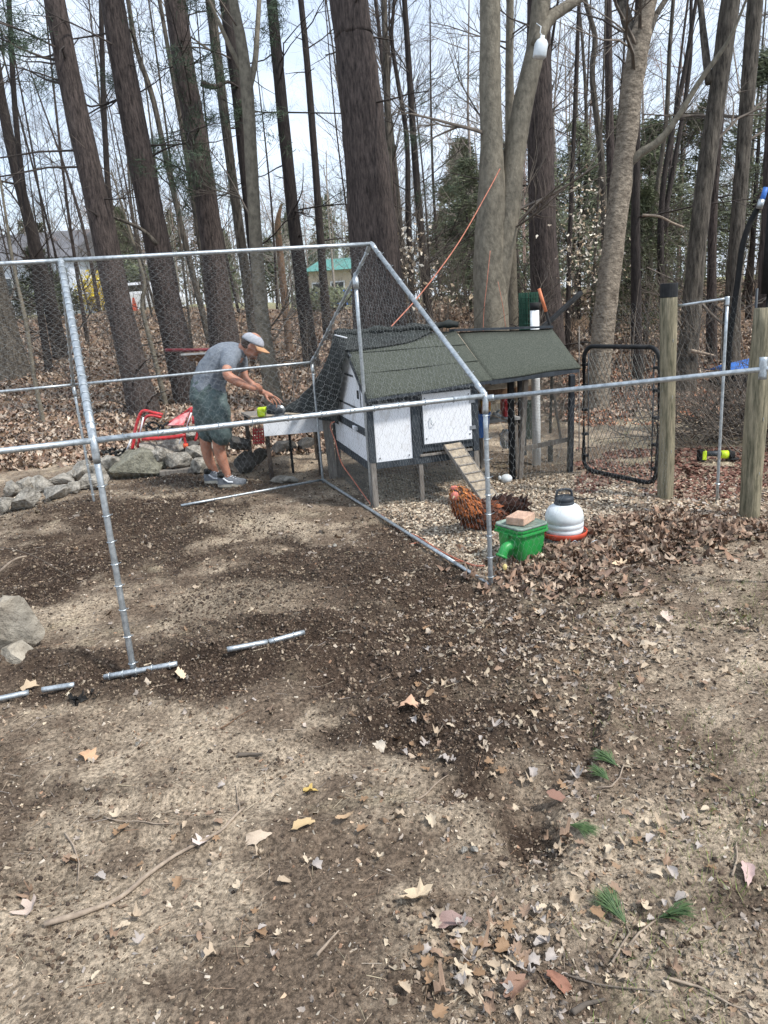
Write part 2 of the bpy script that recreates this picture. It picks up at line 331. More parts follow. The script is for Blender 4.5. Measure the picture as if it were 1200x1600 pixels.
# ============================================================ SETTING: ground sheet
ys = [-4.0]
while ys[-1] < 400:
    y = ys[-1]
    ys.append(y+(.12 if y < .8 else (.008+.0028*(y-.8) if y < 9 else .03+.055*(y-9) if y < 12 else .035*y)))
ys = np.array(ys); ss = np.linspace(-1, 1, 620)
XX = np.sign(ss)[None]*(.4*abs(ss)+.6*abs(ss)**3)[None]*(2.6+1.25*np.maximum(ys, 0))[:, None]; YY = np.repeat(ys[:, None], len(ss), 1)
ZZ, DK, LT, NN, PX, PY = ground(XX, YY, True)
dry = np.array([.42, .34, .25]); mid = np.array([.16, .12, .087]); dark = np.array([.052, .036, .026]); forest = np.array([.20, .135, .088])
k = np.clip(.76+2.9*(fbm(XX*1.7, YY*1.7, 5, 31, .6)-.5)+1.5*(fbm(XX*9, YY*9, 3, 33)-.5)-.8*LT, 0, 1)[..., None]
col = dry*(1-k)+mid*k
straw = sm(.55, .75, fbm(XX*3, YY*3, 4, 37)+.3*(XX > .9)*sm(1.5, 3.5, XX)-.1)[..., None]
col = col*(1-.35*straw)+np.array([.44, .39, .26])*.35*straw
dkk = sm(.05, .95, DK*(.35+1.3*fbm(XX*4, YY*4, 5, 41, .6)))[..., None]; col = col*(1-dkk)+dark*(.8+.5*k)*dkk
fo = (sm(8.4, 9.6, YY+(fbm(XX, YY, 3, 44)-.5)*1.5)*(XX < 1.0)+sm(10, 11.5, YY)*(XX >= 1.0))[..., None]
col = col*(1-fo)+forest*(.7+.6*fbm(XX*2, YY*2, 3, 46))[..., None]*fo
far = sm(33, 42, YY)[..., None]; col = col*(1-far)+np.array([.27, .26, .15])*far
n1, n0 = XX.shape; I = np.arange(n1*n0).reshape(n1, n0)
F = np.stack([I[:-1, :-1], I[:-1, 1:], I[1:, 1:], I[1:, :-1]], -1).reshape(-1, 4)
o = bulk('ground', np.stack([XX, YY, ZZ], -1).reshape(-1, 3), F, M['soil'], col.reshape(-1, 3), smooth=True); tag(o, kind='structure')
# ------------------------------------------------------------ scatter shapes
q = np.random.RandomState(11)
CH_V = [(-.5, -.2, 0), (.5, -.26, .03), (.55, .2, 0), (-.45, .26, .05), (-.02, 0, .17)]; CH_F = [(0, 1, 4), (1, 2, 4), (2, 3, 4), (3, 0, 4)]
CR_V = [(-.5, -.1, .1), (.1, -.55, .05), (.5, .1, .12), (-.05, .5, .0), (.05, 0, .55), (0, 0, -.3)]; CR_F = [(0, 1, 4), (1, 2, 4), (2, 3, 4), (3, 0, 4), (1, 0, 5), (2, 1, 5), (3, 2, 5), (0, 3, 5)]
def leafshape(kind, seed=0, curl=.25):
    q = np.random.RandomState(seed); n = 22; t = np.linspace(0, 2*math.pi, n, endpoint=False)
    if kind == 'oval': r = .5*(1-.0*t); x = .5*np.cos(t); y = .24*np.sin(t)*(1-.25*np.cos(t))
    elif kind == 'oak':
        a = np.abs(np.sin(3.5*t+.4)); r = .30+.24*a; x = r*np.cos(t)*1.05; y = r*np.sin(t)*.75
    else:
        a = np.abs(np.cos(2.5*t)); r = .24+.28*a**1.5; x = r*np.cos(t); y = r*np.sin(t)
    x = x*(1+.1*q.randn(n)); y = y*(1+.14*q.randn(n)); c1, c2 = q.randn(2)
    z = curl*((y*2)**2*.6*(1+.5*c1)+x*x*.9*c2+.05*q.randn(n))
    V = [(0, 0, 0.0)]+list(zip(x*.5, y*.5, z*.3-.01))+list(zip(x, y, z)); F = []
    for i in range(n):
        j = (i+1) % n; F += [(0, 1+i, 1+j), (1+i, 1+n+i, 1+n+j), (1+i, 1+n+j, 1+j)]
    return np.array(V), np.array(F)
def lowleaf(seed, oak=True):
    q = np.random.RandomState(seed); n = 10; t = np.linspace(0, 2*math.pi, n, endpoint=False)+.25*q.randn(n); r = .22+.36*q.rand(n)
    x = r*np.cos(t)*1.25; y = r*np.sin(t)*.62; z = .8*(y*2)**2*.5*q.choice([-1, 1])+.12*q.randn(n)+.5*x*x
    return np.array([(0, 0, 0)]+list(zip(x, y, z))), np.array([(0, 1+i, 1+(i+1) % n) for i in range(n)])
def pts(n, fn, y0, y1, seed, side=None, pw=1.0):      # random ground points; fn(px,py,x,y) gives the keep chance
    q = np.random.RandomState(seed); out = []; got = 0
    for _ in range(60):
        u = q.rand(n); y = y0+(y1-y0)*u**pw; x = (q.rand(n)*2-1)*(.75+.64*y)
        px, py = proj(np.stack([x, y, 0*x], -1)); keep = q.rand(n) < fn(px, py, x, y)
        out.append(np.stack([x[keep], y[keep]], 1)); got += keep.sum()
        if got >= n: break
    P = np.concatenate(out)[:n]; z = ground(P[:, 0], P[:, 1]); return np.column_stack([P, z])
def palette(n, L, seed, v=.25):
    q = np.random.RandomState(seed); L = np.array(L); c = L[q.randint(len(L), size=n)]*(1+v*(q.rand(n, 1)*2-1)); return np.clip(c, .01, .85)
TANS = [(.44, .35, .26), (.36, .27, .19), (.46, .40, .33), (.30, .21, .15), (.40, .29, .20), (.28, .17, .11), (.34, .30, .27), (.50, .42, .31)]
PALE = [(.44, .36, .27), (.36, .285, .21), (.50, .44, .35), (.30, .235, .17)]
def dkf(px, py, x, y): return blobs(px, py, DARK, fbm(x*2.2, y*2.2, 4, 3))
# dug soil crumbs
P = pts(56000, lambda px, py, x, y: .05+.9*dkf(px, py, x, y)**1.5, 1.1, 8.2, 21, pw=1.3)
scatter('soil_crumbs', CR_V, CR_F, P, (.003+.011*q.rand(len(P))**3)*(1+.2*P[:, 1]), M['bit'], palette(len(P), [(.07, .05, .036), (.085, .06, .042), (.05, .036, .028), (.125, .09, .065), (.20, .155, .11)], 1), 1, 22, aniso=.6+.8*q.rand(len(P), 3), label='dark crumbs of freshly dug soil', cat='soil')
# small pale pebbles and chips over the yard
P = pts(15000, lambda px, py, x, y: (.25+.75*fbm(x*2, y*2, 3, 51))*(1-.6*dkf(px, py, x, y)), 1.1, 8.0, 23, pw=1.25)
scatter('pale_grit', CH_V, CH_F, P, (.004+.010*q.rand(len(P))**3)*(1+.2*P[:, 1]), M['bit'], palette(len(P), PALE+TANS, 2), .7, 24, lift=.001, label='small pale stones and bark bits strewn over the soil', cat='grit')
P = pts(38000, lambda px, py, x, y: (.4+.6*fbm(x*3, y*3, 3, 53)), 1.1, 7.0, 123, pw=1.15)
scatter('dark_grit', CR_V, CR_F, P, (.002+.0055*q.rand(len(P))**2)*(1+.2*P[:, 1]), M['bit'], palette(len(P), [(.14, .105, .075), (.09, .065, .048), (.22, .17, .125)], 12), .9, 124, label='fine soil crumbs and grit on the trodden yard', cat='grit')
# wood chips round the coop
def chipf(px, py, x, y):
    a = sm(0, 1, (px-560)/60)*sm(0, 1, (1010-px)/60)*((py > 745) & (py < 895))
    lim = 800+(px-590)*.52          # keep right of the run's end pipe
    return a*(py < lim+6)*(py < 905-.25*(px-800)*(px > 800))
P = pts(15000, chipf, 3.9, 7.2, 25)
scatter('wood_chips', CH_V, CH_F, P, .010+.028*q.rand(len(P)), M['bit'], palette(len(P), PALE+[(.30, .22, .15), (.62, .53, .40)], 3), .5, 26, lift=.003, label='pale wood chips spread around the coop and hen', cat='wood chips')
# chips along the gate side, and the red mulch
P = pts(5000, lambda px, py, x, y: ((px > 960) & (py > 745) & (py < 815))*.7, 4.4, 7.4, 27)
scatter('bark_chips', CH_V, CH_F, P, .012+.03*q.rand(len(P)), M['bit'], palette(len(P), TANS, 4), .5, 28, lift=.003, label='mixed bark and leaf bits between the wooden posts', cat='bark chips')
P = pts(7000, lambda px, py, x, y: ((px > 900) & (py > 700) & (py < 775))*(fbm(x*2, y*3, 3, 61) > .40), 5.6, 8.4, 29)
scatter('red_mulch', CH_V, CH_F, P, .02+.04*q.rand(len(P)), M['bit'], palette(len(P), [(.15, .07, .05), (.20, .10, .075), (.11, .055, .04), (.28, .20, .15)], 5), .5, 30, lift=.004, label='reddish bark mulch behind the black gate', cat='mulch')
# leaf litter of the yard
def litf(px, py, x, y):
    d = .05+.42*sm(480, 900, px)*sm(860, 960, py)*(fbm(x*2.5, y*2.5, 3, 71) > .48)
    d = d+.8*np.exp(-(((px-960)/150)**2+((py-870)/45)**2))+.9*np.exp(-(((px-770)/110)**2+((py-1500)/80)**2))+.5*np.exp(-(((px-900)/230)**2+((py-1010)/60)**2))+.35*np.exp(-(((px-1040)/140)**2+((py-830)/25)**2))
    return np.clip(d*(1-.5*((px < 480) & (py < 1100))), 0, 1)
LITC = [(.34, .27, .20), (.26, .20, .145), (.38, .32, .25), (.22, .165, .12), (.30, .235, .17), (.20, .14, .10), (.30, .255, .215), (.40, .33, .24), (.24, .16, .10), (.34, .285, .24)]
for i in range(4):
    P = pts(3000, litf, 1.15, 7.5, 31+i, pw=1.2); TV, TF = lowleaf(i)
    s = (.015+.030*q.rand(len(P))**1.5)*np.clip(.35+.2*P[:, 1], .5, 1.5)
    scatter('leaf_litter', TV, TF, P, s, M['leaf'], palette(len(P), LITC, 40+i, .35)*.88, .5, 50+i, lift=.003, label='scattered broken dry leaves on the bare yard', cat='leaf litter')
def bermf(px, py, x, y): return np.exp(-(((px-1010)/150)**2+((py-(848+.10*(1010-px)))/26)**2))+.6*np.exp(-(((px-870)/90)**2+((py-905)/22)**2))
for i in range(3):
    P = pts(520, bermf, 3.4, 6.2, 201+i); TV, TF = lowleaf(40+i)
    scatter('leaf_berm', TV, TF, P, .045+.045*q.rand(len(P)), M['leaf'], palette(len(P), [(.20, .13, .09), (.27, .19, .135), (.15, .10, .075), (.36, .28, .21), (.24, .15, .10)], 210+i, .3), .55, 220+i, lift=.012, label='matted brown leaves heaped from the feeder towards the wooden posts', cat='leaf litter')
# leaf carpet of the wood
for i in range(4):
    P = pts(9000, lambda px, py, x, y: np.where(x < 1.2, (y > 8.3+.6*fbm(x, y, 2, 81))*1.0, (y > 9.2)*.8), 8, 30, 35+i, pw=1.5); TV, TF = lowleaf(10+i)
    scatter('forest_leaf_carpet', TV, TF, P, .05+.06*q.rand(len(P))+.003*P[:, 1], M['leaf'], palette(len(P), [(.32, .23, .165), (.23, .16, .115), (.41, .32, .24), (.17, .115, .085), (.46, .38, .30), (.28, .175, .12)], 60+i, .3), .4, 70+i, lift=.015, label='brown leaf carpet covering the floor of the wood', cat='leaf litter')
# russet needles on the path right of the coop
P = pts(2600, lambda px, py, x, y: ((px > 880) & (py > 595) & (py < 672))*(fbm(x, y*2, 3, 83) > .42)*1.0, 8.6, 13, 39); TV, TF = lowleaf(30)
scatter('russet_leaves', TV, TF, P, .05+.06*q.rand(len(P)), M['leaf'], palette(len(P), [(.40, .17, .09), (.46, .26, .16), (.30, .13, .08)], 65), .3, 75, lift=.01, label='russet fallen leaves behind the gate', cat='leaf litter')
# straw and twig bits
TW_V = [(-.5, -.012, 0), (.5, -.012, .02), (.5, .012, .02), (-.5, .012, 0), (-.5, 0, .02), (.5, 0, .045)]; TW_F = [(0, 1, 5), (0, 5, 4), (3, 4, 5), (3, 5, 2), (0, 3, 2), (0, 2, 1)]
P = pts(2400, lambda px, py, x, y: .5+0*x, 1.15, 8, 43, pw=1.2)
scatter('straw_bits', TW_V, TW_F, P, .02+.05*q.rand(len(P)), M['bit'], palette(len(P), TANS+[(.48, .41, .28)], 7), .12, 44, lift=.006, label='short straws and twig pieces on the soil', cat='straw')
# grass at the right edge
GV = [(-.02, 0, 0), (.02, 0, 0), (.03, .12, .55), (-.01, .12, .55), (.05, .35, 1.0)]; GF = [(0, 1, 2), (0, 2, 3), (3, 2, 4)]
P = pts(5200, lambda px, py, x, y: ((px > 880) & (py > 900))*np.clip((px-850)/300, 0, 1)*(fbm(x*3.2, y*3.2, 3, 91) > .47), 1.2, 4.6, 45, pw=1.2)
scatter('sparse_grass', GV, GF, P, .017+.026*q.rand(len(P)), M['bit'], palette(len(P), [(.18, .26, .06), (.22, .24, .09), (.33, .30, .16), (.12, .17, .05)], 8), .35, 46, label='sparse short grass on the right of the yard', cat='grass')
# ------------------------------------------------------------ individual large leaves
def leafobj(px, py, Lpx, kind, c, label, group=None, seed=0, rot=None, share=None):
    p = gp(px, py); q = np.random.RandomState(seed+500); d = np.linalg.norm(p-CO); s = Lpx*d/FPX*1.0
    if share is None:
        V, Fc = leafshape(kind, seed, .6); n0 = len(V)
        o = bulk('fallen_leaf', V, Fc, M['leaf'], np.tile(c, (n0, 1)))
    else: o = share.copy(); COL.objects.link(o)
    o.location = (p[0], p[1], p[2]+.012+.1*s*q.rand()); o.scale = (s, s, s)
    o.rotation_euler = (q.randn()*.22, q.randn()*.22, rot if rot is not None else q.rand()*6.28)
    return tag(o, label, 'leaf', group)
leafobj(484, 1240, 22, 'maple', (.44, .31, .10), 'small yellow lobed leaf lying alone on the soil', seed=1)
leafobj(476, 1292, 34, 'oval', (.42, .31, .17), 'golden curled leaf just below the small yellow leaf', seed=2)
leafobj(402, 1311, 38, 'oval', (.47, .38, .29), 'long beige pointed leaf right of the long stick', seed=3, rot=.2)
leafobj(652, 1409, 46, 'oak', (.52, .41, .28), 'large tan oak leaf with deep lobes on its own', seed=4, rot=.1)
leafobj(540, 1285, 28, 'oval', (.40, .28, .17), 'slim orange tan leaf right of the golden curled leaf', seed=5, rot=.1)
leafobj(642, 1106, 34, 'oak', (.52, .33, .22), 'pinkish tan leaf lying on dark soil in the middle', seed=6)
leafobj(590, 1168, 40, 'oval', (.56, .48, .38), 'broad pale leaf on the dug soil left of centre', seed=7)
leafobj(318, 1323, 27, 'maple', (.50, .42, .38), 'grey pink leaf touching the long stick', seed=8)
leafobj(138, 1186, 28, 'oak', (.48, .30, .18), 'brown crumpled leaf below the black scrap', seed=9)
leafobj(872, 1252, 34, 'oval', (.20, .11, .08), 'dark brown curled leaf near the middle pine sprig', seed=10, rot=0)
leafobj(1168, 1366, 34, 'oval', (.46, .33, .30), 'pinkish oval leaf at the right edge', seed=11)
leafobj(874, 1541, 40, 'oval', (.24, .115, .075), 'glossy red brown leaf at the bottom of the leaf patch', seed=12)
leafobj(806, 1550, 42, 'oak', (.22, .13, .09), 'reddish oak leaf low in the leaf patch', seed=13)
leafobj(706, 1448, 50, 'oval', (.25, .17, .15), 'dull purple brown leaf left in the leaf patch', seed=14, rot=.05)
leafobj(50, 1425, 32, 'maple', (.45, .36, .30), 'wide pale beige leaf left of the long stick end', seed=15)
leafobj(968, 888, 24, 'oak', (.66, .50, .33), 'pale golden leaf on the bank right of the waterer', seed=16)
leafobj(1040, 967, 30, 'oval', (.52, .41, .34), 'light pinkish leaf on the bare patch at right', seed=17)
leafobj(1011, 1012, 26, 'oval', (.60, .49, .36), 'light tan flat leaf below the pinkish leaf', seed=18)
leafobj(48, 1078, 24, 'oak', (.44, .34, .23), 'crumpled tan leaf lying across the left base pipe', seed=19)
leafobj(282, 1058, 30, 'oval', (.60, .47, .33), 'tan leaf beside the base pipe under the front post', seed=20)
cols4 = [((.38, .30, .215), 'tan'), ((.26, .175, .12), 'brown'), ((.35, .31, .28), 'grey'), ((.46, .38, .28), 'pale'), ((.24, .15, .085), 'russet')]
qq = np.random.RandomState(77); pool = []
for i, (c, nm) in enumerate(cols4):
    for j, kd in enumerate(('oak', 'oval', 'maple')):
        V, Fc = leafshape(kd, 100+i*3+j, .75); o = bulk('fallen_leaf', V, Fc, M['leaf'], np.tile(c, (len(V), 1))); pool.append((o, nm, [False]))
def onein(px, py):
    return litf(np.array([px]), np.array([py]), np.array([0.]), np.array([0.]))[0]
cnt = 0; tries = 0
zones = [((760, 1500, 110, 75), 70, 'in the leaf patch at the bottom'), ((930, 1010, 220, 70), 70, 'on the bare ground right of the dug soil'), ((640, 1180, 160, 110), 36, 'on the dug soil in the middle'), ((300, 1370, 280, 150), 44, 'on the bare soil at lower left'), ((1000, 1350, 180, 160), 52, 'on the bare soil at lower right')]
for (cx, cy, rx, ry), n, where in zones:
    for _ in range(n):
        px, py = cx+rx*np.clip(qq.randn()*.55, -1.2, 1.2), cy+ry*np.clip(qq.randn()*.55, -1.2, 1.2)
        if not (5 < px < 1195 and 890 < py < 1590): continue
        o, nm, used = pool[qq.randint(len(pool))]; Lp = (10+11*qq.rand())*(.7+.5*(py-900)/700)
        lab = {'tan': 'tan', 'brown': 'dark brown', 'grey': 'greyish', 'pale': 'pale cream', 'russet': 'russet'}[nm]+' dry leaf '+where
        grp = lab.replace('leaf', 'leaves')
        if not used[0]:
            used[0] = True; p = gp(px, py); s = Lp*np.linalg.norm(p-CO)/FPX*1.1; o.location = (p[0], p[1], p[2]+.012); o.scale = (s,)*3; o.rotation_euler = (.1, -.15, qq.rand()*6); tag(o, lab, 'leaf', grp)
        else: leafobj(px, py, Lp, None, None, lab, grp, int(qq.randint(9999)), share=o)
for o, nm, used in pool:
    if not used[0]: bpy.data.objects.remove(o)
# ------------------------------------------------------------ sticks
def stick(L, w, label, m='twig', lift=.8, name='stick', hump=0):
    P = [];
    for i, a in enumerate(L):
        p = gp(*a); P.append(p)
    P = np.array(P); t = np.linspace(0, 1, len(P)); T = np.linspace(0, 1, len(P)*4)
    P = np.stack([np.interp(T, t, P[:, k]) for k in range(3)], 1); 
    P[:, 2] = ground(P[:, 0], P[:, 1]); P[:, 2] = np.convolve(np.pad(P[:, 2], 2, 'edge'), np.ones(5)/5, 'valid')+w*lift+.004
    d = np.linalg.norm(P[0]-CO); mb = MB(); mb.tube(P, np.linspace(w, w*.45, len(P)), 7, .35, len(L)); 
    return single(mb, name, M[m], label, 'stick', P[0], smooth=True)
M['stick'] = mat('pale_stick_bark', (.36, .29, .22), .85, c2=(.20, .155, .12), scale=25)
stick([(70, 1449), (125, 1434), (172, 1416), (205, 1395), (232, 1370), (275, 1340), (312, 1320), (350, 1298), (382, 1268)], .009, 'long bare stick lying diagonally at lower left', 'stick')
stick([(376, 1270), (372, 1250), (369, 1228)], .003, 'short upright twig at the tip of the long stick', 'stick')
stick([(102, 1303), (116, 1325), (124, 1350), (122, 1385)], .0035, 'bent thin twig above the thick end of the long stick', 'stick')
stick([(163, 1279), (200, 1288), (240, 1287), (272, 1286)], .0032, 'thin straight twig left of the stick tip', 'stick')
stick([(496, 1496), (513, 1477), (530, 1458)], .005, 'pale short stick at the bottom centre', 'stick')
stick([(652, 1251), (675, 1235), (700, 1214)], .004, 'thin pale stick on the dug soil in the middle', 'stick')
stick([(345, 1140), (370, 1124), (395, 1110)], .003, 'reddish thin twig below the base pipe gap', 'brownwood')
stick([(372, 1184), (390, 1183), (412, 1181)], .009, 'short dark knobbly stick piece on bare soil', 'twig')
stick([(1144, 1372), (1152, 1345), (1150, 1318)], .004, 'bent pale twig near the right edge', 'stick')
stick([(1040, 1530), (1090, 1545), (1140, 1572), (1190, 1590)], .004, 'curved twig at the bottom right corner', 'stick')
stick([(880, 1525), (930, 1540), (985, 1548), (1035, 1552)], .003, 'thin dark twig beside the bottom leaf patch', 'twig')
stick([(895, 1588), (915, 1574), (945, 1566)], .008, 'grey broken branch piece at the bottom edge', 'twig')
stick([(905, 830), (940, 833), (985, 838)], .011, 'brown curved branch piece right of the waterer', 'brownwood')
stick([(760, 1455), (775, 1475), (790, 1500)], .003, 'fine dark twig crossing the leaf patch', 'twig')
stick([(885, 776), (905, 782), (930, 781)], .010, 'dark short branch behind the waterer', 'twigdark')
# ------------------------------------------------------------ pine sprigs on the ground
def sprig(base, tips, label, stem=None):
    b = gp(*base); t = thing('pine_sprig', label, 'pine sprig', b)
    if stem:
        S = np.array([gp(*a)+(0, 0, .008) for a in stem]); mb = MB(); mb.tube(S, np.linspace(.0035, .0022, len(S)), 5, .2); mb.build('stem', M['stick'], t, True)
    for k, (bx, by, tx, ty) in enumerate(tips):
        a = gp(bx, by)+(0, 0, .012); e = gp(tx, ty)+(0, 0, .03); ax = e-a; L = np.linalg.norm(ax); ax /= L; sd = np.cross(ax, [0, 0, 1]); q = np.random.RandomState(k+int(bx))
        V = []; Fc = []
        for i in range(120):
            ang = q.randn()*.30; up = abs(q.randn())*.16; s = a+ax*L*.35*q.rand(); d = ax*math.cos(ang)+sd*math.sin(ang)+np.array([0, 0, up]); d /= np.linalg.norm(d); l = L*(.55+.2*q.rand()); w = np.cross(d, [0, 0, 1])*.0011
            m0 = s+d*l*.6+(0, 0, .004); e2 = s+d*l-(0, 0, .012*q.rand()); n = len(V)
            V += [s-w, s+w, m0+w, m0-w, e2]; Fc += [(n, n+1, n+2), (n, n+2, n+3), (n+3, n+2, n+4)]
        V = np.array(V); V[:, 2] = np.maximum(V[:, 2], ground(V[:, 0], V[:, 1])+.003)
        o = bulk('needle_tuft', V-b, np.array(Fc), M['needle'], parent=t)
    return t
sprig((975, 1447), [(978, 1449, 926, 1397)], 'green pine sprig with brown stem at lower right, its tuft pointing up left', [(957, 1508), (972, 1480), (984, 1462), (978, 1449)])
sprig((1022, 1442), [(1027, 1440, 1092, 1432)], 'green pine sprig at lower right, its tuft pointing to the right', [(982, 1482), (998, 1462), (1018, 1446), (1027, 1440)])
sprig((888, 1296), [(888, 1292, 938, 1316)], 'green pine sprig lying alone between the pairs of sprigs', None)
sprig((966, 1200), [(966, 1202, 925, 1184)], 'upper tuft of pine needles joined to a curved pale twig', [(932, 1234), (955, 1232), (968, 1218), (975, 1196)])
sprig((952, 1222), [(952, 1224, 920, 1208)], 'lower tuft of pine needles just under the upper tuft', None)
# black scrap of plastic on the soil
p = gp(130, 1096); mb = MB(); q5 = np.random.RandomState(3)
for i in range(7):
    c = p+np.array([q5.randn()*.035, q5.randn()*.02, .012+.015*q5.rand()]); V, Fc = lowleaf(90+i); mb.add((V*np.array([.05, .035, .10])) @ np.array(Matrix.Rotation(q5.rand()*3, 3, 'Z')).T+c, Fc)
single(mb, 'plastic_scrap', M['blackpvc'], 'crumpled black plastic scrap on the soil below the base pipe', 'scrap', p)
# ============================================================ TREES
class Twigs:      # collects many thin branches and builds them in one go
    def __init__(s, n=5): s.P = []; s.Rr = []; s.n = n
    def add(s, P, r): s.P.append(P); s.Rr.append(r)
    def build(s, name, m, parent=None, sides=3, cols=None, kind=None):
        P = np.array(s.P); r = np.array(s.Rr); N, n, _ = P.shape
        d = np.gradient(P, axis=1); d /= np.linalg.norm(d, axis=2)[..., None]+1e-9
        ref = np.where(np.abs(d[:, :1, 2:3]) > .8, np.array([1., 0, 0]), np.array([0, 0, 1.])); a = np.cross(d, np.broadcast_to(ref, d.shape)); a /= np.linalg.norm(a, axis=2)[..., None]+1e-9; b = np.cross(d, a)
        t = np.arange(sides)*2*math.pi/sides
        V = P[:, :, None]+r[..., None, None]*(np.cos(t)[None, None, :, None]*a[:, :, None]+np.sin(t)[None, None, :, None]*b[:, :, None])
        V = V.reshape(-1, 3); i = np.arange(n-1)[:, None]; j = np.arange(sides)[None]; j2 = (j+1) % sides
        F = np.stack([i*sides+j+0*j2, i*sides+j2, (i+1)*sides+j2, (i+1)*sides+j+0*j2], -1).reshape(-1, 4)
        F = (F[None]+(np.arange(N)*n*sides)[:, None, None]).reshape(-1, 4)
        if parent is not None: V = V-np.array(base_of(parent))
        c = None if cols is None else np.repeat(np.array(cols), n*sides, 0)
        return bulk(name, V, F, m, c, parent=parent)
def grow(tw, p, d, L, r, depth, q, up=.12, kids=(3, 5), spread=.75):
    n = tw.n; P = [np.array(p, float)]; d = np.array(d, float); d /= np.linalg.norm(d); ds = [d]
    for i in range(n-1):
        d = d+q.randn(3)*.13+np.array([0, 0, up]); d /= np.linalg.norm(d); P.append(P[-1]+d*L/(n-1)); ds.append(d)
    P = np.array(P); rr = r*np.linspace(1, .35, n); tw.add(P, rr)
    if depth <= 0: return
    for _ in range(q.randint(kids[0], kids[1]+1)):
        u = .2+.75*q.rand(); i = min(int(u*(n-1)), n-2); f = u*(n-1)-i; s = P[i]*(1-f)+P[i+1]*f
        e = q.randn(3); e -= ds[i]*e.dot(ds[i]); e /= np.linalg.norm(e)+1e-9
        grow(tw, s, ds[i]+e*spread*(.6+.6*q.rand()), L*(.42+.25*q.rand()), rr[i]*.62, depth-1, q, up, kids, spread)
def px2m(w, p): return w*np.dot(p-CO, fw)/FPX
def catmull(P, k):
    P = np.array(P, float); n = len(P); Q = np.vstack([2*P[0]-P[1], P, 2*P[-1]-P[-2]]); out = []
    for i in range(n-1):
        a, b, c, d = Q[i:i+4]
        for t in np.arange(k)/k: out.append(.5*((2*b)+(c-a)*t+(2*a-5*b+4*c-d)*t*t+(3*b-a-3*c+d)*t**3))
    out.append(P[-1]); return np.array(out)
def trunkline(path, Y, top=None):     # path base -> top in pixels with widths; returns 3D points and radii
    P = []; r = []
    for (x, y, w) in path:
        p = at(x, y, Y); P.append(p); r.append(px2m(w, p)/2)
    P = np.array(P); r = np.array(r)
    if top:
        d = P[-1]-P[-2]; d /= np.linalg.norm(d)
        P = np.vstack([P, P[-1]+d*top*.5, P[-1]+d*top]); r = np.concatenate([r, [r[-1]*.8, r[-1]*.45]])
    return P, r
def needles(name, root, centers, q, size=.16, n=26, m='bough'):
    V = []; F = []
    for c in centers:
        ax = q.randn(3); ax /= np.linalg.norm(ax)
        D = q.randn(n, 3)+ax*1.2; D /= np.linalg.norm(D, axis=1)[:, None]; l = size*(.6+.5*q.rand(n, 1)); w = np.cross(D, q.randn(3)); w /= np.linalg.norm(w, axis=1)[:, None]+1e-6; w *= .0045
        k = len(V)*0; b = sum(len(v) for v in V); s = c+q.randn(n, 3)*size*.35
        V.append(np.stack([s-w, s+w, s+D*l], 1).reshape(-1, 3)); F.append((np.arange(n*3)+b).reshape(-1, 3))
    V = np.concatenate(V); F = np.concatenate(F)
    if root is not None: V = V-np.array(base_of(root))
    return bulk(name, V, F, M[m], parent=root)
